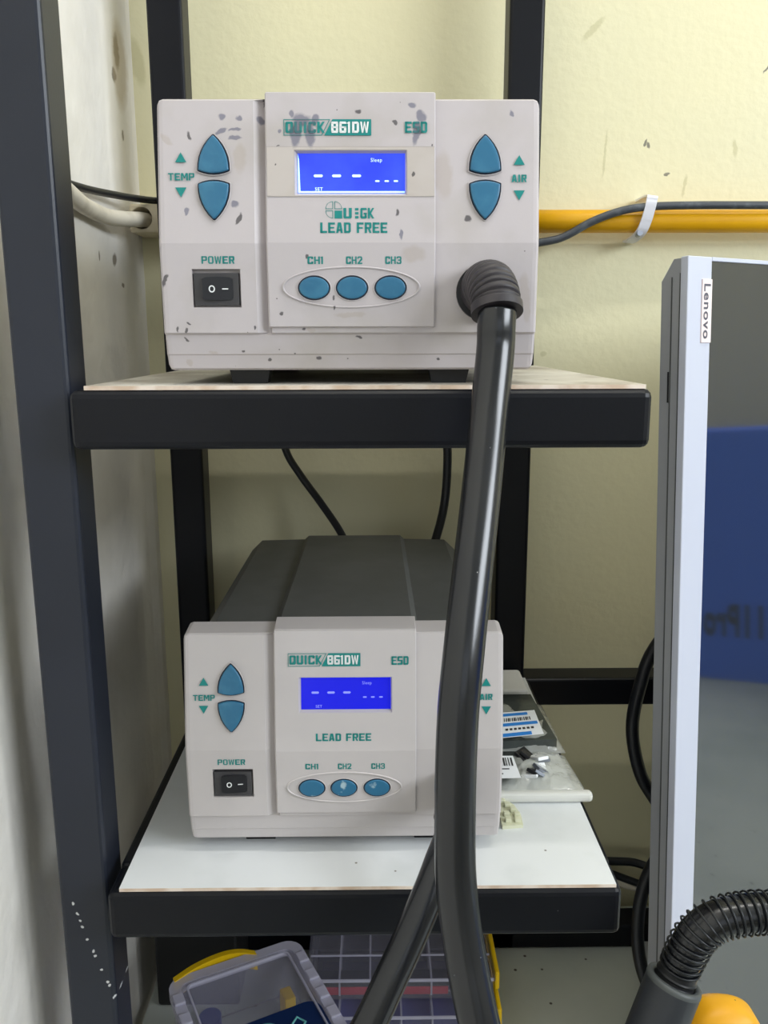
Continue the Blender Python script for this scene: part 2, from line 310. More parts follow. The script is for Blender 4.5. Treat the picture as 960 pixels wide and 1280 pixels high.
def block_verts(body):
    vs, fs = [], []; x = 0.0; tot = sum(.55 if c == ' ' else (.5 if c in '1I' else (1.25 if c in 'WM' else 1.0)) for c in body) + .16*(len(body)-1)
    for c in body:
        wd = .55 if c == ' ' else (.5 if c in '1I' else (1.25 if c in 'WM' else 1.0))
        if c != ' ':
            for poly in BLOCK[c]:
                o = len(vs)
                for a, b in poly:
                    if c in '1I': a = (a-.2)/.6
                    vs.append(((x + a*wd)/tot, b))
                fs.append(tuple(range(o, o+len(poly))))
        x += wd + .16
    return vs, fs

# ---------------------------------------------------------------- the room
XL, YB, ZF, ZC = -0.218, 0.80, -1.35, 1.40
XR, YF = 1.80, -2.45
MB().box((XL-.1, YB, ZF), (XR, YB+.1, ZC)).build('wall_back', m_wall, base=(0, YB, 0))['kind'] = 'structure'
w = MB()   # side wall with a soft cove into the corner
prof_l = [(XL, YF), (XL, .74), (XL+.001, .758), (XL+.004, .777), (XL+.008, .789), (XL+.0085, YB), (XL-.1, YB), (XL-.1, YF)]
w.prism(prof_l, lambda a, b: (a, b, ZF), lambda a, b: (a, b, ZC))
o = w.build('wall_left', m_lwall, base=(0, 0, 0)); o['kind'] = 'structure'
MB().box((XL-.1, YF, ZF-.05), (XR, YB+.1, ZF)).build('floor', m_floor)['kind'] = 'structure'
MB().box((XL-.1, YF, ZC), (XR, YB+.1, ZC+.05)).build('ceiling', m_ceiling)['kind'] = 'structure'
def wall_with_opening(name, make, a0, a1, z0, z1, A0, A1):
    b = MB()
    for (p, q, r, s_) in ((A0, a0, ZF, ZC), (a1, A1, ZF, ZC), (a0, a1, ZF, z0), (a0, a1, z1, ZC)):
        b.box(*make(p, q, r, s_))
    o = b.build(name, m_plainwall); o['kind'] = 'structure'
wall_with_opening('wall_right', lambda p, q, r, s_: ((XR, p, r), (XR+.1, q, s_)), -1.40, .20, .28, 1.12, YF, YB)
wall_with_opening('wall_front', lambda p, q, r, s_: ((p, YF-.1, r), (q, YF, s_)), -.1, 1.4, -.1, 1.2, XL, XR)
for i, (ax, a0, a1, z0, z1) in enumerate((('y', -1.40, .20, .28, 1.12), ('x', -.1, 1.4, -.1, 1.2))):
    b = MB()
    def fb(p, q, r, s_):
        if ax == 'y': b.box((XR+.03, p, r), (XR+.07, q, s_))
        else: b.box((p, YF-.07, r), (q, YF-.03, s_))
    mid = (a0+a1)/2
    fb(a0, a0+.04, z0, z1); fb(a1-.04, a1, z0, z1); fb(mid-.02, mid+.02, z0, z1); fb(a0, a1, z0, z0+.04); fb(a0, a1, z1-.04, z1)
    b.build('window_%d' % (i+1), m_frame_w)['kind'] = 'structure'
# ceiling lamp
t = empty('ceiling_tube_lamp', (.3, .20, 1.34), 'long white fluorescent tube lamp on the ceiling above the rack', 'lamp')
MB().box((-.34, .165, 1.362), (.94, .235, 1.40), .004).build('lamp_body', m_frame_w, t)
MB().tube([(-.30, .20, 1.345), (.90, .20, 1.345)], .013, 12, 1).build('tube', m_tube, t)

# ---------------------------------------------------------------- desk
ZD = -0.593
t = empty('desk', (.7, .45, ZF), 'grey white workbench top with dark specks under the rack and monitor', 'desk')
MB().box((-.209, .12, ZD-.03), (1.70, .795, ZD), .002).build('tabletop', m_desk, t)
for x in (-.19, 1.66):
    for y in (.15, .75): MB().box((x-.02, y-.02, ZF), (x+.02, y+.02, ZD-.03)).build('leg', m_metal, t)

# ---------------------------------------------------------------- rack
X0, X1, FY, ZU, ZL, H = -.1542, .1408, .4281, -.0255, -.3091, .029
BP = .7312     # front face of back posts
t = empty('storage_rack', (X0-.02, .45, ZD), 'black square tube metal rack carrying both hot air stations', 'rack')
def bar(name, a, b, bev=.0028, m=None): return MB().box(a, b, bev, 3).build(name, m or m_metal, t)
bar('post', (-.1888, .4476, ZD), (-.1598, .4766, .75), m=m_metal_sheen_dots)
bar('post', (-.1785, BP, ZD), (-.1504, BP+H, .75))
bar('post', (.1080, BP, ZD), (.1362, BP+H, .75))
for z in (ZU, ZL):
    bar('front_rail', (X0, FY, z-H-.0012), (X1, FY+H, z), .0042)
    bar('side_rail', (X0, FY+H-.001, z-H), (X0+H, BP, z))
    bar('side_rail', (X1-H, FY+H-.001, z-H), (X1, BP, z))
bar('back_rail', (-.1504, BP, ZU-H), (.108, BP+H-.001, ZU-.0003))
bar('back_rail', (-.1504, BP, ZL-H), (.108, BP+H-.001, ZL-.0005))
bar('back_rail', (.1355, BP, ZL-.0262), (.40, BP+H-.001, ZL+.0005))
bar('post', (.40, BP, ZD), (.429, BP+H, -.2))
bar('base_rail', (-.1504, BP, ZD), (.40, BP+H-.001, ZD+.025))
# boards
def board(x0, x1, y0, y1, z, th, m, name, label):
    b = MB(); b.box((x0, y0, z-th), (x1, y1, z), 0)
    o = b.build(name, [m_ply, m], base=((x0+x1)/2, (y0+y1)/2, z-th))
    for p in o.data.polygons:
        if p.normal.z > .9: p.material_index = 1
    # shading coordinates relative to the camera line
    return tag(o, label, 'board')
ZBU, ZBL = -.0234, -.3070
b_up = board(-.1462, .1372, .4300, BP-.0005, ZBU, .0021, m_board_up, 'shelf_board', 'worn stained thin shelf board under the upper, paint-spattered station')
b_lo = board(-.1470, .1372, .4300, BP-.0005, ZBL, .0021, m_board_low, 'shelf_board', 'clean white laminate shelf board under the lower station')

# ---------------------------------------------------------------- the hot air stations
import functools
def prof(d):
    pts = [(0, .010), (.0735, 0), (.116, .001), (.1285, .006), (.2, .006)]
    for (a, p), (b, q) in zip(pts, pts[1:]):
        if d <= b: return p + (q-p)*max(0, (d-a))/(b-a)
    return .006
HB = .1427
def arc_outline(pts, bulge, n=7):
    """closed outline through pts (2d), edge i bulging outwards by bulge[i]"""
    out = []; k = len(pts)
    cx = sum(p[0] for p in pts)/k; cy = sum(p[1] for p in pts)/k
    for i in range(k):
        a, b = pts[i], pts[(i+1) % k]; mx, my = (a[0]+b[0])/2, (a[1]+b[1])/2
        nx, ny = -(b[1]-a[1]), b[0]-a[0]; L = math.hypot(nx, ny); nx /= L; ny /= L
        if (mx-cx)*nx + (my-cy)*ny < 0: nx, ny = -nx, -ny
        for j in range(n):
            s_ = j/n; h = bulge[i]*4*s_*(1-s_)
            out.append((a[0]+(b[0]-a[0])*s_+nx*h, a[1]+(b[1]-a[1])*s_+ny*h))
    return out
def ell(cx, cy, rx, ry, n=28): return [(cx+rx*math.cos(2*math.pi*i/n), cy+ry*math.sin(2*math.pi*i/n)) for i in range(n)]
def offs(out, k, c=None):
    cx = sum(p[0] for p in out)/len(out); cy = sum(p[1] for p in out)/len(out)
    r = []
    for x, y in out:
        L = math.hypot(x-cx, y-cy); r.append((x+(x-cx)/L*k, y+(y-cy)/L*k))
    return r

def station(base, label, m_pl, m_print, m_lcd, m_seg, upper):
    t = empty('hot_air_station', base, label, 'soldering station', 'hot air rework stations on the rack')
    bx, by, bz = base
    def L(x, d, off=0.0):           # local mm -> camera-relative metres on the panel surface
        return Vector((bx + x/1000, by + prof(d/1000) + off, bz + HB - d/1000))
    def raw(x, y, d): return Vector((bx + x/1000, by + y, bz + HB - d/1000))
    CO = -.002                       # the centre section stands proud
    # main front panel -------------------------------------------------
    def loft(stations):
        b = MB(); n = len(stations[0][1]); vs = []
        for x, pr_ in stations: vs += [raw(x, y, d) for y, d in pr_]
        fs = []
        for i in range(len(stations)-1):
            for k in range(n): fs.append((i*n+k, i*n+(k+1) % n, (i+1)*n+(k+1) % n, (i+1)*n+k))
        fs.append(tuple(reversed(range(n)))); fs.append(tuple(range((len(stations)-1)*n, len(stations)*n)))
        b.add(vs, fs); return b
    def side(top, bot, yo=0.0, ins=0.0):
        return [(.027, top-1.6), (.0115+ins, top), (.0102+yo+ins, top+.9), (0+yo+ins, 73.5), (.0010+yo+ins, 116.6), (.0030+ins, 117.6), (.0045+ins, 127.2), (.0052+ins, 127.8), (.0066+ins, bot-1), (.0085+ins, bot), (.027, bot)]
    st = [(0, side(8, 131.5, 0, .0022)), (.5, side(6.6, 133.5, 0, .0009)), (1.4, side(5.4, 134.9, 0, .0002)), (3.2, side(4.8, 135.4)), (47.5, side(4.8, 135.4)), (52.6, side(4.8, 135.4, .0032)), (54.2, side(4.8, 135.4, .0032)), (54.8, side(4.8, 135.4, 0)), (184.8, side(4.8, 135.4)), (186.6, side(5.4, 134.9, 0, .0002)), (187.5, side(6.6, 133.5, 0, .0009)), (188, side(8, 131.5, 0, .0022))]
    panel = loft(st).build('front_panel', m_pl, t)
    cp = [(.027, .4), (.0115+CO, 2.0), (.0100+CO, 2.7), (0+CO, 73.5), (.0010+CO, 113.6), (.0030, 114.8), (.027, 114.8)]
    cp2 = [(y if i in (0, 6) else y+.0006, d+(.4 if i in (1, 2) else 0)) for i, (y, d) in enumerate(cp)]
    center = loft([(53.4, cp2), (54.0, cp), (135.9, cp), (136.5, cp2)]).build('centre_panel', m_pl, t)
    # recesses cut into the panels
    def cutter(xl, xr, dt, db, depth, taper, off):
        o = [(xl, dt), (xr, dt), (xr, db), (xl, db)]; i = [(xl+taper[0], dt+taper[1]), (xr-taper[2], dt+taper[1]), (xr-taper[2], db-taper[3]), (xl+taper[0], db-taper[3])]
        A = [L(x, d, off-.004) for x, d in o]; A2 = [L(x, d, off) for x, d in o]; B = [L(x, d, off+depth) for x, d in i]
        b = MB(); vs = A+A2+B; fs = [(3, 2, 1, 0), (8, 9, 10, 11)]
        for k in range(4):
            fs.append((k, (k+1) % 4, 4+(k+1) % 4, 4+k)); fs.append((4+k, 4+(k+1) % 4, 8+(k+1) % 4, 8+k))
        b.add(vs, fs); return b.build('cutter', m_pl, t)
    c1 = cutter(67.6, 122.4, 29.8, 50.9, .0030, (1.5, 1.3, 1.0, 1.5), CO)
    c2 = cutter(15.8, 39.8, 85.7, 104.2, .0032, (.3, .3, .3, .3), 0)
    boolean_cut(center, c1); boolean_cut(panel, c1); boolean_cut(panel, c2)
    for c in (c1, c2): bpy.data.objects.remove(c)
    # case body -----------------------------------------------------------
    oc = [(3, 134), (3, 24), (6, 14), (15, 5.4), (52, 4.6), (55.5, 1.4), (134.5, 1.4), (138, 4.6), (173, 5.4), (182, 14), (185, 24), (185, 134)]
    MB().prism(oc, lambda a, d: raw(a, .0265, d), lambda a, d: raw(94+(a-94)*.985, .245, d)).build('case', m_case, t)
    for fx in (40.5, 145.5):
        for fy in (.022, .205):
            b = MB(); q = [(-11, -5.5), (11, -5.5), (11, 9), (-11, 9)]
            b.prism(q, lambda a, c: raw(fx+a, fy+c/1000, 133.5), lambda a, c: raw(fx+a*.82, fy+c*.82/1000, 142.7))
            b.build('foot', m_black, t)
    # lcd ------------------------------------------------------------------
    def flat(name, pts, off, m, par, thick=.0001):
        b = MB(); b.prism(pts, lambda x, d: L(x, d, off+thick), lambda x, d: L(x, d, off)); return b.build(name, m, par)
    lcd = flat('display', [(68.9, 30.8), (121.6, 30.8), (121.6, 49.6), (68.9, 49.6)], CO+.0023, m_lcd, t, .0005)
    so = CO+.0021
    def dash(x, d, w_, h_):
        r = [(x-w_/2, d), (x-w_/2+h_*.4, d-h_/2), (x+w_/2-h_*.4, d-h_/2), (x+w_/2, d), (x+w_/2-h_*.4, d+h_/2), (x-w_/2+h_*.4, d+h_/2)]
        flat('digit_dash', r, so, m_seg, lcd)
    for x in ((79.0, 88.0, 97.8) if upper else (77.2, 86.5, 95.8)): dash(x, 41.4 if upper else 39.6, 4.6, 1.25)
    for x in ((108.0, 112.6, 117.1) if upper else (106.3, 111.0, 115.8)): dash(x, 43.9 if upper else 42.4, 2.3, .8)
    def word(name, s_, xl, xr, dt, db, m, par, off, bold=.0, thick=.00006):
        vs, fs = block_verts(s_) if bold == 'block' else text_verts(s_, bold); b = MB()
        b.add([L(xl+(xr-xl)*u, db+(dt-db)*v, off-thick) for u, v in vs], fs); return b.build(name, m, par)
    word('lcd_word', 'Sleep', 104.8, 110.3, 33.0, 35.4, m_seg, lcd, so, .0)
    word('lcd_word', 'SET', 77.4, 81.2, 46.9, 48.5, m_seg, lcd, so, .01)
    if upper:   # light leaking along the lit window edge, part of the backlight
        flat('backlight_edge', [(69.1, 31.0), (69.7, 34), (70.2, 48.7), (121.4, 48.7), (121.4, 49.5), (69.1, 49.5)], CO+.0021, m_glow_a, lcd)
        # film sticker around the window
        for (xa, xb, da, db) in ((54.2, 67.4, 28.2, 51.4), (122.6, 135.8, 28.2, 51.4), (67.4, 122.6, 28.2, 29.6), (67.4, 122.6, 51.1, 51.4)):
            flat('window_film', [(xa, da), (xb, da), (xb, db), (xa, db)], CO-.00012, m_tape_up, t, .0001)
        for (xa, xb, da, db) in ((54.0, 136, 28.0, 28.25), (54.0, 136, 51.35, 51.6)):
            flat('film_edge', [(xa, da), (xb, da), (xb, db), (xa, db)], CO-.00016, m_groove, t, .0001)
    # badge ------------------------------------------------------------------
    k = .25; x0, x1, d0, d1 = (62.5, 105.1, 15.2, 22.8) if upper else (61.6, 103.9, 15.6, 23.3)
    xm = x0 + (x1-x0)*.485; sl = 2.0
    o = [(x0, d0), (xm+sl, d0), (xm-sl, d1), (x0, d1)]; i_ = [(x0+k*1.3, d0+k*1.3), (xm+sl-k*2.2, d0+k*1.3), (xm-sl-k*1.0, d1-k*1.3), (x0+k*1.3, d1-k*1.3)]
    b = MB(); A = [L(x, d, CO-.0001) for x, d in o]; B = [L(x, d, CO-.0001) for x, d in i_]
    b.add(A+B, [(j, (j+1) % 4, 4+(j+1) % 4, 4+j) for j in range(4)]); b.build('badge_frame', m_print, t)
    flat('badge_block', [(xm+sl+1.1, d0), (x1, d0), (x1, d1), (xm-sl+1.1, d1)], CO-.0001, m_print, t)
    word('lettering', 'QUICK', x0+.9, xm-.6, d0+1.15, d1-1.15, m_print, t, CO-.00008, 'block')
    word('lettering', '861DW', xm+2.5, x1-1.1, d0+1.15, d1-1.15, m_white_print, t, CO-.00022, 'block')
    ex = (122.0, 132.0) if not upper else (121.5, 132.4)
    word('lettering', 'ESD', ex[0], ex[1], 16.3 if upper else 17.6, 21.6 if upper else 22.6, m_print, t, CO-.00008, 'block')
    if upper:
        word('lettering', 'LEAD FREE', 79.9, 112.8, 63.9, 68.9, m_print, t, CO-.00008, 'block')
        word('lettering', 'U', 91.3, 95.4, 57.0, 62.0, m_print, t, CO-.00008, 'block')
        word('lettering', 'GK', 99.6, 106.4, 57.0, 62.0, m_print, t, CO-.00008, 'block')
        for dd in (57.6, 59.5, 61.4): flat('letter_dot', [(97.0, dd-.55), (98.7, dd-.55), (98.7, dd+.55), (97.0, dd+.55)], CO-.0001, m_print, t)
        # round emblem: three outlined quarters and one solid square
        cx, cd, R = 86.6, 57.9, 4.1
        def quarter(a0, sx, sy):
            pts = [(cx+sx*.35, cd+sy*.35)] + [(cx+sx*.35+sx*(R-.4)*math.cos(math.radians(q)), cd+sy*.35+sy*(R-.4)*math.sin(math.radians(q))) for q in range(0, 91, 9)]
            inn = [(cx+sx*.35+sx*.3, cd+sy*.35+sy*.3)] + [(cx+sx*.35+sx*(.3+(R-1.0)*math.cos(math.radians(q))), cd+sy*.35+sy*(.3+(R-1.0)*math.sin(math.radians(q)))) for q in range(0, 91, 9)]
            n = len(pts); b = MB(); b.add([L(x, d, CO-.0001) for x, d in pts+inn], [(j, (j+1) % n, n+(j+1) % n, n+j) for j in range(n)]); b.build('emblem_quarter', m_print, t)
        quarter(0, -1, -1); quarter(0, 1, -1); quarter(0, -1, 1)
        flat('emblem_square', [(cx+.35, cd+.35), (cx+R, cd+.35), (cx+R, cd+R), (cx+.35, cd+R)], CO-.0001, m_print, t)
    else:
        word('lettering', 'LEAD FREE', 77.5, 110.0, 62.9, 67.4, m_print, t, CO-.00008, 'block')
    dz = 0 if upper else .6
    word('lettering', 'TEMP', 5.6, 18.4, 40.1+dz*.5, 43.6+dz*.5, m_print, t, -.00008, 'block')
    word('lettering', 'AIR', 174.0, 181.4, 40.9, 44.5, m_print, t, -.00008, 'block')
    word('lettering', 'POWER', 20.9-dz*3, 37.2-dz*3, 79.6-dz*.5, 83.2-dz*.5, m_print, t, -.00008, 'block')
    cx_ = (77.4, 96.4, 115.7) if upper else (75.0, 94.2, 113.9)
    for i, x in enumerate(cx_): word('lettering', 'CH%d' % (i+1), x-4.0, x+4.0, 80.0+dz*2.4, 83.6+dz*2.4, m_print, t, CO-.00008, 'block')
    for x, d, s_ in ((11.9, 32.9, -1), (11.7, 49.0, 1), (177.7, 34.2, -1), (177.8, 50.5, 1)):
        flat('arrow_mark', [(x-2.75, d-s_*2.1), (x+2.75, d-s_*2.1), (x, d+s_*2.6)], -.0001, m_print, t)
    # teardrop buttons ------------------------------------------------------------
    def button(name, out, off, m, lift=.0016, rim=True):
        g = MB(); g.prism(offs(out, .75), lambda x, d: L(x, d, off+.0003), lambda x, d: L(x, d, off-.00015)); g.build('button_gap_shade', m_gap_shade, t)
        if rim:
            a, c = offs(out, .75), offs(out, 1.35); n = len(a); r = MB()
            V = [L(x, d, off-.0001) for x, d in a] + [L(x, d, off-.00065) for x, d in offs(out, .95)] + [L(x, d, off-.0001) for x, d in c]
            r.add(V, [(j, (j+1) % n, n+(j+1) % n, n+j) for j in range(n)] + [(n+j, n+(j+1) % n, 2*n+(j+1) % n, 2*n+j) for j in range(n)], True); r.build('button_rim', m_pl, t)
        n = len(out); V = []; lv = [(0, 0), (.12, -lift*.6), (-.2, -lift*.95), (-.7, -lift*1.02), (-3.0, -lift*1.04)]
        mx_ = sum(p[0] for p in out)/n; md_ = sum(p[1] for p in out)/n
        for kx, h in lv:
            q_ = 1 + kx/9.0
            V += [L(mx_+(x-mx_)*q_, md_+(d-md_)*q_, off+h) for x, d in out]
        fs = []
        for q in range(len(lv)-1): fs += [(q*n+j, q*n+(j+1) % n, (q+1)*n+(j+1) % n, (q+1)*n+j) for j in range(n)]
        fs.append(tuple(range((len(lv)-1)*n, len(lv)*n)))
        return MB().add(V, fs, True).build(name, m, t)
    for cx in (27.9, 160.9):
        for s_, ap, bs in ((1, 22.8, 38.9), (-1, 61.7, 45.4)):
            out = arc_outline([(cx-.5, ap), (cx+.5, ap), (cx+7.3, bs-s_*.6), (cx+6.9, bs), (cx-6.9, bs), (cx-7.3, bs-s_*.6)], [.1, 1.75, .1, 1.3, .1, 1.75], 6)
            button('button', out, 0, m_btn)
    bx_ = (76.4, 95.2, 114.3) if upper else (74.6, 93.6, 113.2)
    cd = 95.0 if upper else 97.2
    a, c, e = ell(94.8-(0 if upper else 1), cd-.3, 33.2, 9.1, 64), ell(94.8-(0 if upper else 1), cd-.3, 33.8, 9.6, 64), ell(94.8-(0 if upper else 1), cd-.3, 34.5, 10.2, 64); n = 64
    b = MB(); b.add([L(x, d, CO-.00005) for x, d in a]+[L(x, d, CO-.0009) for x, d in c]+[L(x, d, CO-.00005) for x, d in e], [(j, (j+1) % n, n+(j+1) % n, n+j) for j in range(n)]+[(n+j, n+(j+1) % n, 2*n+(j+1) % n, 2*n+j) for j in range(n)], True)
    b.build('oval_ridge', m_pl, t)
    for x in bx_: button('channel_button', ell(x, cd, 7.3, 5.2, 30), CO, m_btn if upper else m_btn_scratched, .0010)
    # power switch -----------------------------------------------------------------
    sw = MB()
    sw.prism([(16.6, 87.6), (38.8, 87.6), (38.8, 103.2), (16.6, 103.2)], lambda x, d: L(x, d, .0031), lambda x, d: L(x, d, .0002))
    sw = sw.build('power_switch', m_switch_frame, t)
    b = MB(); vs = []
    q = [(21.0, 90.6), (22.5, 89.7), (28.5, 89.4), (34.6, 89.7), (35.8, 90.6), (35.8, 99.8), (34.6, 100.6), (28.5, 100.9), (22.5, 100.6), (21.0, 99.8)]
    b.prism(q, lambda x, d: L(x, d, .0004), lambda x, d: L(x, d, -.0018 + .0016*min(1, max(0, (x-21)/15.0))*1.0)); b.build('rocker', m_switch, sw)
    def rk(x): return -.0018 + .0016*(x-21)/15.0
    n = 20; A = ell(25.6, 95.3, 1.55, 1.75, n); B = ell(25.6, 95.3, .95, 1.15, n)
    b = MB(); b.add([L(x, d, rk(x)-.00012) for x, d in A+B], [(j, (j+1) % n, n+(j+1) % n, n+j) for j in range(n)]); b.build('off_mark', m_white_print, sw)
    b = MB(); b.add([L(x, d, rk(x)-.00012) for x, d in ((30.6, 95.0), (33.6, 95.0), (33.6, 95.55), (30.6, 95.55))], [(0, 1, 2, 3)]); b.build('on_mark', m_white_print, sw)
    return t, L

# spatter on the upper station, in object space (x right, z up from its base)
def B_(lst): return [(x/1000, HB-d/1000, rx/1000, rz/1000, a) for x, d, rx, rz, a in lst]
purple = B_([(32.3, 13.3, 1.9, 1.8, 0), (40.3, 14, 1.8, 1.3, 20), (31.5, 20, 3.4, .9, 20), (38.3, 23.2, 3.4, 1.0, 12), (51, 14.6, 2.2, 1.8, 0), (37.7, 55, 2.0, 1.6, 0), (71, 15.6, 4.6, 3.2, 0), (68.3, 22.5, 2.6, 6.2, -6), (75.2, 23.0, 2.3, 6.0, 3), (66.4, 12.9, 1.2, 1.7, 0), (77.5, 15.2, 1.6, 2.6, -30), (125.0, 8.6, 2.0, 1.7, 0), (129.6, 13.8, 2.6, 2.4, -30), (127.2, 21.5, 1.7, 6.0, -12), (14.3, 58.2, .9, 1.9, -20), (60.5, 20.5, 1, 1.3, 0), (119.3, 69.8, .8, 2.6, 0), (174.0, 11.5, 1.2, 1.5, 0), (38.6, 19.5, 3.0, .8, 10)])
dark = B_([(16, 22.5, .9, 2.4, 20), (99.1, 11.3, 1.5, 1.1, 20), (116.7, 17, 1.2, 1.1, 0), (39.7, 61.8, .9, 3.0, -30), (152.9, 62, 1.7, 1.6, 20), (125.6, 41, .8, 1.7, -30), (117.4, 59, .8, 1.3, 0), (73.2, 79.9, .9, .8, 0), (98.4, 119, 1.9, .7, -15), (53, 130.1, .9, .9, 0), (77.5, 129.7, 1.3, 1.1, 0), (11.5, 115.3, .9, 1.5, 10), (7.5, 115.0, .5, 1.6, 0), (13.0, 112, 1.4, .6, -40), (46.2, 114.2, .4, 1.4, 0), (70.5, 114.9, .9, .6, 0), (17.5, 90, .2, .2, 0), (59.5, 107.5, 1.1, .9, 30), (11, 120, 1.2, .5, -30), (58.0, 36.3, .5, .5, 0), (86.0, 99.8, .7, 1.2, 0), (86.2, 104.5, .4, 1.1, 0), (139, 130, 1.1, .6, -10), (2.5, 91, 1.0, 3.2, -25), (39.4, 126, .8, .6, 0), (60.0, 27.5, .9, .3, 20), (52.5, 5.3, .5, 3, 0), (92.5, 130.0, .4, .4, 0), (66, 127, .5, .4, 0), (135, 27.5, .6, .6, 0)])
tan = B_([(40.5, 33, 3.2, 7.0, 0), (74.5, 115.4, 2.4, 1.3, 0), (24, 126.3, 2.2, 1.0, 0), (11.5, 132, 1.5, 2.0, 0), (140.5, 41, 4.5, 11.5, 2), (181.5, 97, 2.5, 9.0, 5), (183, 106, 1.5, 6, 0), (5.0, 24, 4, 1.5, -40), (125.5, 79, 6, 4, 0), (94, 108, 8, 1.3, 0)])
smear = [(rgb(122, 116, 128), .62, purple, 'xz')]
m_plastic_dirty = mat('spattered_grey_white_plastic', rgb(189, 182, 184), .42, noise=(22, rgb(175, 168, 164), .5, .78), bump=(1500, .08, .0003),
    blobs=[(rgb(160, 144, 126), .30, tan, 'xz'), (rgb(106, 106, 124), .78, purple, 'xz'), (rgb(66, 62, 66), .85, dark, 'xz')], spots=(260, .11, rgb(105, 98, 98), .04))
m_teal_dirty = mat('smudged_teal_print', TEAL, .45, blobs=[(rgb(70, 98, 108), .75, purple, 'xz')])
m_tape_up = mat('yellowed_window_film', rgb(190, 182, 177), .28, noise=(30, rgb(180, 171, 163), .5, .75), blobs=[(rgb(124, 119, 130), .6, purple, 'xz'), (rgb(66, 62, 66), .85, dark, 'xz')])

UP = (-.1063, .4352, ZBU); LO = (-.1130, .4603, ZBL)
upper, LU = station(UP, 'upper hot air station, panel spattered and stained with smudges, bright screen', m_plastic_dirty, m_teal_dirty, m_lcd_a, m_seg_a, True)
lower, LL = station(LO, 'lower hot air station with clean panel and dark grey top cover showing', m_plastic_clean, m_teal, m_lcd_b, m_seg_b, False)

# hoses -----------------------------------------------------------------------------
def ring(center, axis, r, wd, m, name, parent, n=36):
    c = Vector(center); a = Vector(axis).normalized()
    return MB().tube([c-a*wd/2, c+a*wd/2], r, n, 1).build(name, m, parent)
hb = MB()
bp_pts = [Vector(p) for p in [(.0545, .4365, .0225), (.0548, .4270, .0245), (.0558, .4165, .0238), (.0570, .4090, .0180), (.0574, .4055, .0110)]]
P, _ = spline(bp_pts, 36)
def ribbed(t_):
    base_ = .0122 - .0012*t_
    if .26 < t_ < .84:
        fr_ = ((t_-.26)/.0725) % 1.0
        base_ += .0004 - .0014*math.exp(-((fr_-.5)/.16)**2)
    if t_ > .86: base_ = .0122
    return base_
hb.tube(P, ribbed, 36, 1); boot = hb.build('hose_boot', m_boot, upper)
ring((.0545, .4340, .0222), (0, 1, 0), .0137, .004, m_black, 'hose_collar', upper)
H1 = [(.0573, .4045, .0120), (.0568, .403, .0050), (.0564, .402, -.0066), (.0527, .392, -.0356), (.0476, .375, -.0701), (.0423, .358, -.1027), (.0375, .343, -.134), (.0348, .336, -.1603), (.0338, .331, -.1949), (.0342, .326, -.23), (.0377, .318, -.2592), (.0432, .308, -.2862), (.0505, .300, -.3104), (.0640, .290, -.345), (.090, .272, -.42), (.13, .262, -.50), (.19, .258, -.565), (.26, .262, ZD+.0092), (.36, .28, ZD+.0092)]
MB().tube(H1, .0090, 28, 8).build('hose', m_hose, upper)
lp = [Vector(p) for p in [(.0470, .4640, -.2615), (.0465, .4500, -.2590), (.0450, .4370, -.2570), (.0425, .4270, -.2640)]]
P, _ = spline(lp, 40); MB().tube(P, lambda q: ribbed(q)*.90, 30, 1).build('hose_boot', m_boot, lower)
ring((.0470, .4600, -.2612), (0, 1, 0), .0116, .004, m_black, 'hose_collar', lower)
H2 = [(.0430, .4275, -.262), (.0400, .4170, -.268), (.0345, .406, -.2745), (.0280, .397, -.286), (.0173, .388, -.3064), (.0075, .38, -.3235), (-.0042, .372, -.3449), (-.0172, .362, -.3638), (-.034, .348, -.39), (-.05, .32, -.44), (-.05, .28, -.51), (-.02, .24, -.565), (.04, .21, ZD+.0092), (.14, .20, ZD+.0092)]
MB().tube(H2, .0088, 28, 8).build('hose', m_hose, lower)

# ---------------------------------------------------------------- wall pipe, cables, clip
MB().tube([(-.13, .781, .1003), (.9, .781, .1003)], .0098, 28, 1).build('wall_pipe', m_yellow, base=(.4, .79, .1))
o = bpy.data.objects['wall_pipe']; tag(o, 'glossy yellow pipe running along the yellow wall', 'pipe')
t = empty('pipe_clip', (.2375, .785, .0865), 'white plastic cable clip strapped over the yellow pipe', 'clip')
b = MB(); pts = [(.2395, .7985, .1195), (.2392, .766, .1190), (.2385, .7625, .1150), (.2375, .7640, .1075), (.2360, .7670, .0985), (.2335, .7720, .0900), (.2305, .7850, .0850), (.2300, .7985, .0845)]
P, _ = spline([Vector(p) for p in pts], 5)
vs = []; 
for i, p in enumerate(P):
    d = (P[min(i+1, len(P)-1)]-P[max(i-1, 0)]).normalized(); sx = Vector((1, 0, -.12)).normalized(); nn = d.cross(sx).normalized()
    for sx_, sn in ((-1, -1), (1, -1), (1, 1), (-1, 1)): vs.append(p + sx*sx_*.0046 + nn*sn*.0009)
fs = [(i*4+k, i*4+(k+1) % 4, (i+1)*4+(k+1) % 4, (i+1)*4+k) for i in range(len(P)-1) for k in range(4)] + [(3, 2, 1, 0), tuple(len(vs)-4+k for k in range(4))]
b.add(vs, fs); b.build('strap', m_clip, t)
MB().tube([(.2322, .776, .0885), (.2322, .7695, .0893)], .0026, 14, 1).build('screw', m_screw, t)
wc = [(-.03, .79, .085), (.05, .785, .080), (.11, .775, .0770), (.1457, .770, .0814), (.1658, .770, .0861), (.1892, .768, .0984), (.2126, .767, .1067), (.236, .7665, .1104), (.2775, .7665, .1116), (.34, .7665, .1116), (.5, .77, .112), (.9, .775, .112)]
tag(MB().tube(wc, .0034, 12, 6).build('wall_cable', m_greycable, base=(.3, .77, .1)), 'dark grey cable clipped along the top of the yellow pipe', 'cable')
t = empty('cable_box', (-.19, .79, .09), 'cream painted cable box with round hole on wall at left of upper station', 'cable box')
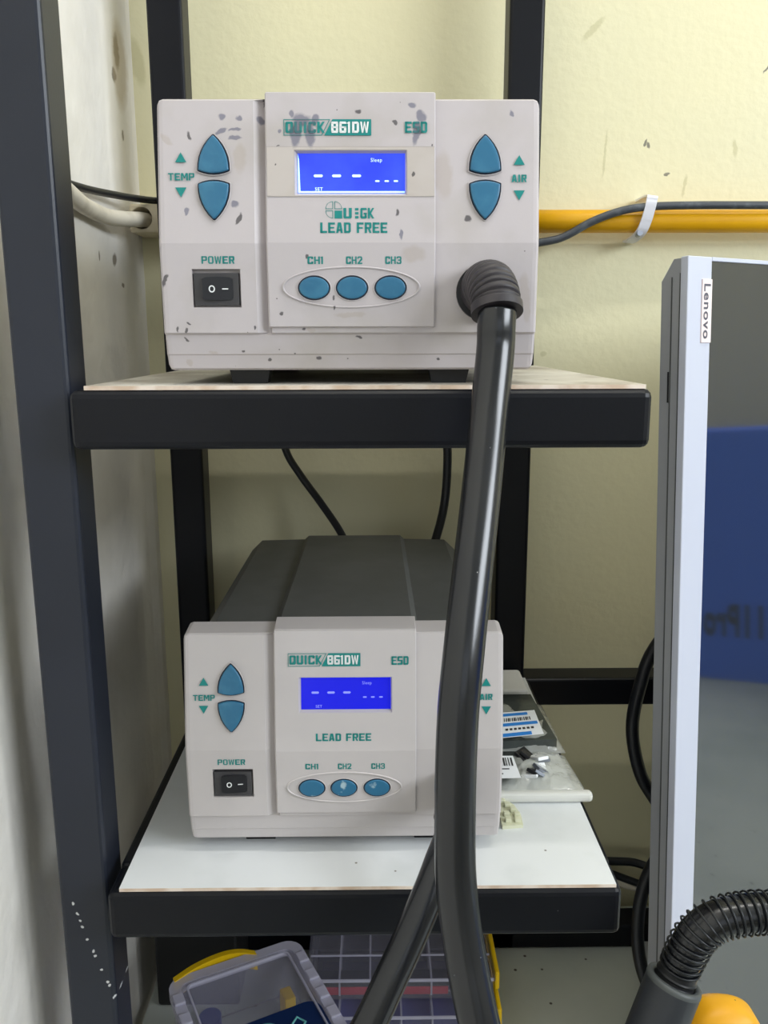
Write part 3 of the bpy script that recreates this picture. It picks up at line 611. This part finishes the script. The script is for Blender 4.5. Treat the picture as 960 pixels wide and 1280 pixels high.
b = MB(); b.box((-.2085, .758, .0885), (-.120, .7995, .1120), .002)
cb = b.build('box_body', m_cream, t)
c = MB().tube([(-.1982, .745, .1005), (-.1982, .790, .1005)], .0092, 32, 1).build('cutter', m_cream, t)
boolean_cut(cb, c); bpy.data.objects.remove(c)
wl = [(-.206, .40, .16), (-.2060, .50, .125), (-.2055, .56, .1045), (-.2088, .62, .0965), (-.2115, .66, .0945), (-.2092, .70, .0937), (-.2019, .735, .0965), (-.1975, .765, .1000), (-.1965, .785, .1005)]
tag(MB().tube(wl, .0062, 16, 8).build('white_cable', m_whitecable, base=(-.2, .6, .1)), 'thick off white cable entering the round hole of the cable box', 'cable')
bl = [(-.212, .45, .095), (-.2125, .6, .1040), (-.2115, .66, .1078), (-.2080, .71, .1120), (-.2000, .745, .1145), (-.1855, .766, .1155), (-.16, .767, .1155), (-.10, .77, .1160)]
tag(MB().tube(bl, .0029, 12, 6).build('black_cable', m_blackcable, base=(-.2, .6, .1)), 'thin black cable above the white cable on the left wall', 'cable')
c1 = [(-.05, .700, .03), (-.080, .766, .005), (-.0887, .768, -.06), (-.0816, .765, -.0987), (-.0684, .765, -.1228), (-.0503, .757, -.1464), (-.0319, .742, -.1706), (-.0208, .725, -.1913), (-.012, .716, -.22)]
tag(MB().tube(c1, .0034, 12, 6).build('power_cable', m_blackcable, base=(-.06, .76, -.1)), 'black cable hanging against the wall behind the lower station', 'cable')
c2 = [(.045, .705, .02), (.055, .735, .025), (.0625, .768, -.01), (.0640, .769, -.075), (.0665, .77, -.110), (.0620, .765, -.16), (.04, .73, -.22)]
tag(MB().tube(c2, .0040, 12, 6).build('power_cable', m_blackcable, base=(.06, .77, -.1)), 'black cable behind the big hose, just under the upper shelf rail', 'cable')
lp1 = [(.33, .70, -.20), (.2749, .70, -.2300), (.2403, .688, -.2632), (.2268, .680, -.2952), (.221, .675, -.3305), (.228, .672, -.3675), (.2405, .67, -.3917), (.2632, .66, -.4209), (.30, .67, -.46), (.36, .70, -.52), (.38, .70, ZD+.007)]
tag(MB().tube(lp1, .0056, 14, 6).build('cable_loop', m_blackcable, base=(.22, .67, -.33)), 'thick black cable looping out behind the monitor beside the back rail', 'cable')
lp2 = [(.33, .66, -.36), (.2612, .64, -.3917), (.2329, .63, -.4274), (.2215, .625, -.4538), (.2177, .62, -.484), (.218, .61, -.5064), (.2238, .60, -.5264), (.2400, .58, -.5700), (.27, .56, ZD+.006), (.34, .55, ZD+.006)]
tag(MB().tube(lp2, .0054, 14, 6).build('cable_loop', m_blackcable, base=(.22, .62, -.48)), 'thick black cable curving down to the desk at the monitor foot', 'cable')
th1 = [(.10, .785, -.545), (.17, .785, -.532), (.2221, .782, -.5304), (.2429, .782, -.5315), (.2637, .782, -.5327), (.2785, .778, -.535), (.3062, .77, -.54), (.392, .75, ZD+.035)]
tag(MB().tube(th1, .0041, 12, 6).build('thin_cable', m_blackcable, base=(.24, .78, -.53)), 'upper of two thin black cables on the wall right of lower shelf', 'cable')
th2 = [(.12, .785, -.555), (.18, .785, -.539), (.2267, .782, -.5406), (.247, .782, -.5473), (.2633, .779, -.5523), (.2803, .775, -.5562), (.3087, .77, -.560), (.392, .77, ZD+.031)]
tag(MB().tube(th2, .0038, 12, 6).build('thin_cable', m_blackcable, base=(.24, .78, -.55)), 'lower of two thin black cables on the wall right of lower shelf', 'cable')
wcb = [(.19, .772, -.552), (.235, .770, -.556), (.262, .768, -.563), (.285, .768, -.568), (.32, .768, -.570)]  # plain white strand added for pale wisps low on the wall
tag(MB().tube([Vector(p)+Vector((0, .012, .004)) for p in wcb], .0040, 12, 6).build('white_cable', m_whitecable, base=(.25, .77, -.56)), 'short white strand low on the wall behind the monitor edge', 'cable')

# ---------------------------------------------------------------- monitor
mw = Vector((.868, .497, .0)).normalized(); mv = Vector((.029, -.046, -.998)); mv = (mv - mw*mv.dot(mw)).normalized(); mn = mw.cross(mv)   # right, down, back
if mn.y < 0: mn = -mn
MP = Vector((.1972, .55, .0503))
R3 = Matrix((mw, mn, -mv)).transposed()      # local x right, y back, z up
MW, MH, BZ = .335, .610, .0225
t = empty('monitor', MP, 'upright rotated monitor with silver bezel and dark glossy screen', 'monitor', mtx=R3)
def mbox(a, b, bev=0): return MB().box(a, b, bev)
b = MB(); b.box((0, 0, -MH), (BZ, .0060, 0), .0007); b.box((BZ, 0, -.0026), (MW, .0060, 0), .0004); b.box((MW-.006, 0, -MH), (MW, .006, -.0026)); b.box((BZ, 0, -MH), (MW-.006, .006, -MH+.006))
b.build('bezel', m_bezel, t)
MB().box((BZ+.0001, .0012, -MH+.006), (MW-.006, .0058, -.0027)).build('screen', m_screen, t)
b = MB(); b.prism([(.0062, -.0008), (.0118, -.0008), (.0215, -.0140), (.0215, -MH+.012), (.012, -MH+.001), (.0062, -MH+.001)], lambda y, z: (.0006, y, z), lambda y, z: (MW-.001, y, z))
b.build('back_shell', m_monside, t)
for y in (.0062, .0128): MB().box((-.00002, y-.0003, -MH+.01), (.0012, y+.0003, -.010 if y < .01 else -.012)).build('shell_seam', m_case, t)
MB().box((.0003, .0138, -.092), (.0010, .0150, -.072)).build('side_slot', m_black, t)
bd = MB(); bd.box((BZ-.0094, -.0009, -.0540), (BZ-.0004, .0002, -.0140), .0002); bd = bd.build('badge', m_badge, t)
vs, fs = text_verts('Lenovo', .02)
b = MB(); b.add([(BZ-.0082 + v*.0062, -.00105, -.0170 - u*.0345) for u, v in vs], fs); b.build('lettering', m_badge_ink, bd)
b = MB(); b.box((.14, .022, -.50), (.20, .045, -.25), .004); b.box((.155, .045, -.63), (.185, .06, -.27), .002); b.build('stand_neck', m_monside, t)
# its foot, level on the desk
zf = ZD
b = MB(); inv = R3.inverted()
for a, c in (((.255, .60, ZD), (.42, .725, ZD+.012)),):
    m8 = bmesh.new(); bmesh.ops.create_cube(m8, size=1)
    for v in m8.verts: v.co = Vector(((a[i]+c[i])/2 + v.co[i]*(c[i]-a[i])) for i in range(3)) - MP
    bmesh.ops.transform(m8, matrix=inv.to_4x4(), verts=m8.verts); b.bm(m8)
b.build('stand_foot', m_monside, t)

# blue carton far right on the desk, seen mirrored in the dark screen
t = empty('blue_carton', (1.45, .42, ZD), 'blue phone parts carton seen mirrored in the monitor screen', 'box')
MB().box((1.36, .16, ZD), (1.56, .74, -.10), .002).build('carton_body', m_blue_box, t)
vs, fs = text_verts('11Pro', .05)
b = MB(); b.add([(1.3595, .470 - u*.110, -.506 + v*.068) for u, v in vs], fs); b.build('lettering', m_darkprint, t)

# ---------------------------------------------------------------- hot air gun handle with sprung hose
gb = (.075, .36, ZD)
t = empty('hot_air_gun', gb, 'black hot air gun handle with spring wrapped hose curving right', 'hot air gun')
ga = Vector((.1629, .400, -.3444)); gd = Vector((.1416, .390, -.3993)) - ga; gd.normalize()
g_end = ga + gd*((ga.z - (ZD+.002))/-gd.z)
n = 40
def rings(spec, name, m, center=ga, axis=gd, smooth=True):
    a = Vector((1, 0, 0)); a = (a-axis*a.dot(axis)).normalized(); bb = axis.cross(a); vs = []
    for s_, r in spec: vs += [center+axis*s_+(a*math.cos(2*math.pi*k/n)+bb*math.sin(2*math.pi*k/n))*r for k in range(n)]
    fs = [(i*n+k, i*n+(k+1) % n, (i+1)*n+(k+1) % n, (i+1)*n+k) for i in range(len(spec)-1) for k in range(n)]
    b = MB().add(vs, fs, smooth); return b.build(name, m, t)
Lg = (g_end-ga).length
rings([(.0016, .0150), (.02, .0150), (.06, .0152), (Lg-.03, .0140), (Lg-.004, .0125), (Lg-.004, .0)], 'handle', m_handle)
rings([(.04, .0), (.04, .0108), (.001, .0112), (0, .0120), (0, .0146), (.0016, .0151), (.0030, .0151)], 'handle_rim', m_handle_rim)
gc = [ga+gd*.03, ga+gd*.010, ga-gd*.004, (.1676, .4, -.3284), (.1729, .4, -.3165), (.1826, .4, -.3078), (.1975, .4, -.3041), (.2126, .4, -.3037), (.2294, .395, -.3045), (.26, .385, -.315), (.31, .37, -.36), (.36, .35, -.44), (.40, .33, -.53), (.46, .31, ZD+.012), (.56, .30, ZD+.012)]
gc = [Vector(p) for p in gc]
MB().tube(gc, .0099, 24, 8).build('hose', m_hose, t)
P, _ = spline(gc[1:], 24)
# plain sleeve then helical wire around the hose
MB().tube(P[:34], lambda s_: .0104 + (.0007 if (.40 < s_ < .48 or .62 < s_ < .68 or s_ > .95) else 0), 28, 1).build('hose_sleeve', m_black, t)
cum = [0]
for i in range(1, len(P)): cum.append(cum[-1]+(P[i]-P[i-1]).length)
def at(s_):
    for i in range(1, len(P)):
        if cum[i] >= s_:
            k = (s_-cum[i-1])/(cum[i]-cum[i-1]); return P[i-1].lerp(P[i], k), (P[i]-P[i-1]).normalized()
    return P[-1], (P[-1]-P[-2]).normalized()
hp = []; s0 = cum[30]; s1 = cum[30]+.16; pitch = .0038; N = int((s1-s0)/pitch*20)
for i in range(N+1):
    s_ = s0+(s1-s0)*i/N; p, d = at(s_); a = Vector((0, 1, 0)); a = (a-d*a.dot(d)).normalized(); bb = d.cross(a); th = 2*math.pi*i/20
    grow = min(1, (s_-s0)/.012)
    hp.append(p+(a*math.cos(th)+bb*math.sin(th))*(.0106+.0005*grow))
MB().tube(hp, .00062, 6, 1).build('coil_spring', m_wire, t)

# ---------------------------------------------------------------- yellow handheld tester, bottom right
t = empty('yellow_tester', (.2085, .435, ZD), 'upright yellow plastic tester with rounded top beside black hot air gun', 'tester')
b = MB(); cx, cy = .2085, .435; rows = []; n = 36
for zt, kx, ky in [(0, .96, .95), (.03, 1, 1), (.10, 1, 1), (.152, 1, 1), (.172, .98, .97), (.184, .93, .90), (.193, .83, .78), (.1995, .64, .55), (.2025, .38, .3), (.2033, .0, .0)]:
    rg = []
    for k in range(n):
        a = 2*math.pi*k/n; c_, s_ = math.cos(a), math.sin(a); e = .62
        rg.append(Vector((cx+math.copysign(abs(c_)**e, c_)*.0265*kx, cy+math.copysign(abs(s_)**e, s_)*.019*ky, ZD+zt - .25*((math.copysign(abs(c_)**e, c_)*.0265*kx+.004)**2)/.03)))
    rows.append(rg)
rows = [rg for rg in rows]
for rg in rows[:1]:
    for v in rg: v.z = ZD
b.add([v for rg in rows for v in rg], [(i*n+k, i*n+(k+1) % n, (i+1)*n+(k+1) % n, (i+1)*n+k) for i in range(len(rows)-1) for k in range(n)] + [tuple(range(n))], True)
b.build('tester_body', m_yplast, t)
MB().box((.2130, .4180, ZD+.1860), (.2250, .4240, ZD+.1975), .002).build('grey_key', m_bezel, t)
MB().box((.190, .4140, ZD+.11), (.228, .4170, ZD+.162), .0015).build('display', m_black, t)

# ---------------------------------------------------------------- tilted clear case
A = Vector((-.1640, .5690, 0)); B = Vector((-.0707, .6150, 0)); e1 = (B-A).normalized(); e2 = Vector((e1.y, -e1.x, 0))   # e2 toward the camera
BWd, BLn, BH = (B-A).length+.004, .150, .050
Mx = Matrix.Identity(4)
for i in range(3): Mx[i][0] = e1[i]; Mx[i][1] = -e2[i]; Mx[i][2] = (0, 0, 1)[i]
ZQ = -.534
t = empty('black_block', (-.16, .69, ZD), 'plain black block in the corner behind the askew clear case', 'box')
MB().box((-.199, .662, ZD), (-.125, .722, -.44), .003).build('box_body', m_blackpl, t)  # added plain block filling the dark area beside the case
zt = -.486
t = empty('brown_carton', (-.10, .54, ZD), 'brown card box under the askew clear case', 'box')
MB().box((-.150, .492, ZD), (-.062, .560, ZQ), .001).build('carton_body', m_ply, t)
t = empty('clear_case', A+Vector((0, 0, ZD)), 'clear plastic organiser case lying askew on a brown box, navy label on lid', 'plastic case', mtx=Mx.to_3x3())
t.location = (A.x, A.y, ZQ+CZ)
# local: x along width, y negative toward the camera, z up
def rrect(x0, y0, x1, y1, r, n=5):
    o = []
    for cx, cy, a0 in ((x1-r, y1-r, 0), (x0+r, y1-r, 90), (x0+r, y0+r, 180), (x1-r, y0+r, 270)):
        for k in range(n+1):
            a = math.radians(a0+90*k/n); o.append((cx+r*math.cos(a), cy+r*math.sin(a)))
    return o
def wallring(b, oa, ob, z0, z1, mi=0):
    n = len(oa); V = [(x, y, z0) for x, y in oa]+[(x, y, z1) for x, y in oa]+[(x, y, z1) for x, y in ob]+[(x, y, z0) for x, y in ob]
    b.add(V, [(q*n+k, q*n+(k+1) % n, ((q+1) % 4)*n+(k+1) % n, ((q+1) % 4)*n+k) for q in range(4) for k in range(n)], False, mi)
HC = zt-ZQ
b = MB(); wallring(b, rrect(.003, -BLn+.003, BWd-.003, -.003, .010), rrect(.0045, -BLn+.0045, BWd-.0045, -.0045, .009), .0, HC-.008); b.box((.004, -BLn+.004, .0), (BWd-.004, -.004, .0012)); b.build('case_tray', m_clear, t)
b = MB(); b.prism(rrect(.006, -BLn+.006, BWd-.006, -.006, .009), lambda x, y: (x, y, HC-.003), lambda x, y: (x, y, HC-.0018)); b.build('lid_panel', m_clear2, t)
b = MB(); wallring(b, rrect(0, -BLn, BWd, 0, .013), rrect(.0085, -BLn+.0085, BWd-.0085, -.0085, .007), HC-.008, HC-.001); wallring(b, rrect(.0125, -BLn+.0125, BWd-.0125, -.0125, .005), rrect(.0137, -BLn+.0137, BWd-.0137, -.0137, .0045), HC-.002, HC+.0004); b.build('lid_rim', m_clearedge, t)
for i in range(7):
    for xx in (.0006, BWd-.0086):
        MB().box((xx, -.024-i*.021-.006, HC-.0012), (xx+.008, -.024-i*.021+.005, HC+.0012), .0008).build('hinge_rib', m_clearedge, t)
b = MB(); P, _ = spline([Vector((.006, .001, HC-.004)), Vector((.024, .0070, HC-.003)), Vector((.045, .0090, HC-.002)), Vector((.060, .0075, HC-.003)), Vector((.072, .001, HC-.004))], 6)
vs = []
for p in P: vs += [p+Vector((0, 0, -.010)), p+Vector((0, 0, .003)), p+Vector((0, -.0055, .0035)), p+Vector((0, -.007, -.010))]
b.add(vs, [(i*4+k, i*4+(k+1) % 4, (i+1)*4+(k+1) % 4, (i+1)*4+k) for i in range(len(P)-1) for k in range(4)] + [(3, 2, 1, 0), tuple(len(vs)-4+k for k in range(4))]); b.build('latch', m_latch, t)
b = MB(); b.prism(rrect(.030, -.150, .098, -.068, .010), lambda x, y: (x, y, HC-.0017), lambda x, y: (x, y, HC-.0014)); lab = b.build('label', m_navy, t)
b = MB(); b.tube([(.052+.010*math.cos(math.radians(a)), -.083+.008*math.sin(math.radians(a)), HC-.0012) for a in range(20, 200, 15)], .0009, 6, 1); b.build('label_print', m_cyan, lab)
b = MB(); b.tube([(.070, -.086, HC-.0012), (.078, -.079, HC-.0012), (.082, -.086, HC-.0012), (.076, -.092, HC-.0012)], .0009, 6, 1); b.build('label_print', m_cyan, lab)
MB().box((.048, -.060, .0015), (.058, -.056, .0045)).build('loose_part', m_blackpl, t)
# contents seen through the lid
tb = MB(); tb.prism(ell(.0, .0, .0085, .0085, 20), lambda x, y: (.028+x, -.022+y, .002), lambda x, y: (.028+x, -.022+y, .022)); tb.build('blue_cap', mat('blue_cap_plastic', rgb(60, 70, 130), .4), t)
MB().box((.085, -.034, .002), (.094, -.020, .022), .001).build('yellow_piece', m_latch, t)
MB().box((.010, -.045, .0014), (.112, -.043, .016)).build('divider', m_clear, t)

# ---------------------------------------------------------------- stacked organiser boxes behind
def organiser(x0, x1, y0, y1, z0, z1, label, filling, nrib=7):
    t = empty('organiser_box', ((x0+x1)/2, (y0+y1)/2, z0), label, 'plastic box', 'organiser boxes stacked under the lower shelf')
    b = MB(); th = .0014
    b.box((x0, y0, z0), (x1, y1, z0+th)); b.box((x0, y0, z0+th), (x1, y0+th, z1-.003)); b.box((x0, y1-th, z0+th), (x1, y1, z1-.003)); b.box((x0, y0+th, z0+th), (x0+th, y1-th, z1-.003)); b.box((x1-th, y0+th, z0+th), (x1, y1-th, z1-.003)); b.build('tray', m_thin, t)
    MB().box((x0-.002, y0-.002, z1-.003), (x1+.002, y1+.002, z1-.0012), .0005).build('lid', m_clear2, t)
    for k in range(1, nrib):
        x = x0+(x1-x0)*k/nrib; MB().box((x-.0008, y0+.002, z0+.0015), (x+.0008, y1-.002, z1-.004)).build('divider', m_clearedge, t)
    MB().box((x0, y0-.0022, z1-.0030), (x1, y0-.0010, z1-.0006)).build('lid_edge', m_clearedge, t)
    MB().box((x0, y0+.026, z1-.0012), (x1, y0+.0268, z1+.0003)).build('lid_edge', m_clearedge, t)
    for ya, yb in ((y0+.002, y0+(y1-y0)*.48), (y0+(y1-y0)*.52, y1-.004)):
        MB().box((x1+.002, ya, z0+.006), (x1+.0058, yb, z1+.0016), .0012).build('latch', m_latch, t)
    for a, c, m in filling: MB().box(a, c, .001).build('content', m, t)
    return t
organiser(-.058, .0975, .600, .728, ZD, -.5475, 'lower organiser box with purple items, under the one holding red', [((-.05, .602, -.5915), (.07, .68, -.563), mat('purple_blue_parts', rgb(70, 72, 140), .5))], 6)
organiser(-.058, .0975, .617, .728, -.5475, -.5265, 'topmost organiser box with dark red strip showing through its front', [((-.055, .6195, -.5460), (.060, .627, -.5385), m_red), ((-.055, .6195, -.5382), (.062, .635, -.5335), m_blackpl)], 6)

# ---------------------------------------------------------------- bags and bits on the lower shelf
def pouch(name, label, corners, z, hgt, m, grp, fold=.004, seed=1, seal=True):
    """soft bag over a quad given as 4 ground points (fl, fr, br, bl)"""
    rnd = random.Random(seed); fl, fr, br, bl_ = [Vector((*c, z)) for c in corners]
    base = (fl+fr+br+bl_)/4; t = empty(name, base, label, 'bag', grp)
    nx, ny = 18, 14; top = []; bot = []
    for j in range(ny+1):
        for i in range(nx+1):
            u, v = i/nx, j/ny; p = fl.lerp(fr, u).lerp(bl_.lerp(br, u), v)
            env = (max(0, math.sin(math.pi*u))**.45) * (max(0, math.sin(math.pi*min(1, v*1.0)))**.45)
            h = hgt*env*(.75+.25*math.sin(u*7+seed)*math.cos(v*5+seed*2)) + fold*env*(rnd.random()-.5) + .0006
            top.append(p+Vector((0, 0, h+.0005))); bot.append(p+Vector((0, 0, 0)))
    N = len(top); idx = lambda i, j: j*(nx+1)+i; fs = []
    for j in range(ny):
        for i in range(nx):
            fs.append((idx(i, j), idx(i+1, j), idx(i+1, j+1), idx(i, j+1))); fs.append((N+idx(i, j+1), N+idx(i+1, j+1), N+idx(i+1, j), N+idx(i, j)))
    for i in range(nx): fs.append((N+idx(i, 0), N+idx(i+1, 0), idx(i+1, 0), idx(i, 0))); fs.append((idx(i, ny), idx(i+1, ny), N+idx(i+1, ny), N+idx(i, ny)))
    for j in range(ny): fs.append((idx(0, j), idx(0, j+1), N+idx(0, j+1), N+idx(0, j))); fs.append((N+idx(nx, j), N+idx(nx, j+1), idx(nx, j+1), idx(nx, j)))
    MB().add(top+bot, fs, True).build('film', m, t)
    return t, fl, fr, br, bl_
G = 'bags on the lower shelf'
# white foam pack at the back
t = empty('foam_pack', (.10, .695, ZBL), 'white foam pack at the back of the lower shelf behind the bags', 'pack')
MB().box((.0765, .672, ZBL), (.1300, .7200, ZBL+.013), .003, 3).build('foam_body', m_foam, t)
t, fl, fr, br, bl_ = pouch('parts_bag', 'rear clear bag holding silver pouch with blue striped label', [(.0765, .583), (.1420, .585), (.1400, .668), (.0765, .668)], ZBL+.0003, .020, m_film, G, seed=3)
MB().prism([(.0800, .585), (.136, .588), (.128, .655), (.0800, .655)], lambda x, y: (x, y, ZBL+.004), lambda x, y: (x, y, ZBL+.010+.10*(y-.583))).build('silver_pouch', m_antistatic, t)
RL = [[0.0907, 0.5626], [0.1219, 0.5685], [0.1219, 0.6063], [0.0966, 0.6024]]
def tilt(x, y): return (x, y, ZBL+.0255+.03*(y-.60))
b = MB(); b.add([*[tilt(*q) for q in RL]], [(0, 1, 2, 3)]); lab = b.build('label', m_label, t)
def lq(u0, u1, v0, v1, m, nm='label_print'):
    A_, B2, C_, D_ = [Vector(tilt(*q)) for q in RL]
    f = lambda u, v: A_.lerp(B2, u).lerp(D_.lerp(C_, u), v)+Vector((0, 0, .0002))
    MB().add([f(u0, v0), f(u1, v0), f(u1, v1), f(u0, v1)], [(0, 1, 2, 3)]).build(nm, m, lab)
lq(.0, .72, .02, .15, m_bluestripe); lq(0, .95, .42, .54, m_bluestripe); lq(0, .75, .82, .93, m_bluestripe)
for k in range(7): lq(.08+k*.11, .08+k*.11+.07, .25, .33, m_ink)
for k in range(14): lq(.05+k*.055, .05+k*.055+.02+.01*(k % 3), .60, .74, m_ink)
t, fl, fr, br, bl_ = pouch('parts_bag', 'front clear bag with barcode label and small metal parts inside', [(.0765, .516), (.1445, .521), (.1400, .580), (.0765, .578)], ZBL+.0003, .013, m_film, G, seed=5)
b = MB(); b.box((.0765, .5150, ZBL+.0004), (.1455, .5225, ZBL+.0075), .0028, 3); b.build('rolled_edge', m_bagedge, t)
def tl(x, y): return (x, y, ZBL+.0135+.12*(y-.53))
b = MB(); b.add([tl(.0770, .526), tl(.0985, .5265), tl(.0968, .552), tl(.0770, .552)], [(0, 1, 2, 3)]); lab = b.build('label', m_label, t)
for k in range(10):
    x = .0780+k*.0018; MB().add([Vector(tl(x, .540))+Vector((0, 0, .0002)), Vector(tl(x+.0007+.0005*(k % 3 == 0), .540))+Vector((0, 0, .0002)), Vector(tl(x+.0007+.0005*(k % 3 == 0), .5495))+Vector((0, 0, .0002)), Vector(tl(x, .5495))+Vector((0, 0, .0002))], [(0, 1, 2, 3)]).build('barcode_bar', m_ink, lab)
for y0, x1 in ((.536, .092), (.5305, .087)):
    MB().add([Vector(tl(.078, y0))+Vector((0, 0, .0002)), Vector(tl(x1, y0))+Vector((0, 0, .0002)), Vector(tl(x1, y0+.0012))+Vector((0, 0, .0002)), Vector(tl(.078, y0+.0012))+Vector((0, 0, .0002))], [(0, 1, 2, 3)]).build('label_print', m_ink, lab)
rr = random.Random(4)
MB().box((.0775, .540, ZBL+.001), (.104, .572, ZBL+.010), .002).build('dark_part', m_antistatic, t)
for k in range(9):
    x, y = .101+rr.random()*.022, .532+rr.random()*.030; s_ = .004+rr.random()*.004
    MB().box((-s_, -s_*.6, -.0012), (s_, s_*.6, .0012), .0004, mtx=Matrix.Translation((x, y, ZBL+.010+rr.random()*.004)) @ Euler((rr.random()*.6, rr.random()*.6, rr.random()*3)).to_matrix().to_4x4()).build('metal_part', [m_label, m_screw, m_blackpl][k % 3], t)
# pale notched plastic piece
t = empty('plastic_comb', (.087, .50, ZBL), 'small pale yellow notched plastic piece beside the lower station', 'plastic part')
out = [(.0800, .486), (.0935, .4875), (.0940, .500), (.0915, .511), (.0870, .5185), (.0800, .5185)]
MB().prism(out, lambda x, y: (x, y, ZBL), lambda x, y: (x, y, ZBL+.0022)).build('plate', m_resin, t)
for x, y in ((.0905, .4915), (.0912, .4975), (.0895, .5035), (.0865, .5090), (.0838, .5145), (.0845, .4915), (.0845, .4985)):
    MB().box((x-.0019, y-.0019, ZBL+.0022), (x+.0019, y+.0019, ZBL+.0048), .0004).build('notch', m_resin, t)

for o in bpy.data.objects:
    if '_b' in o: del o['_b']
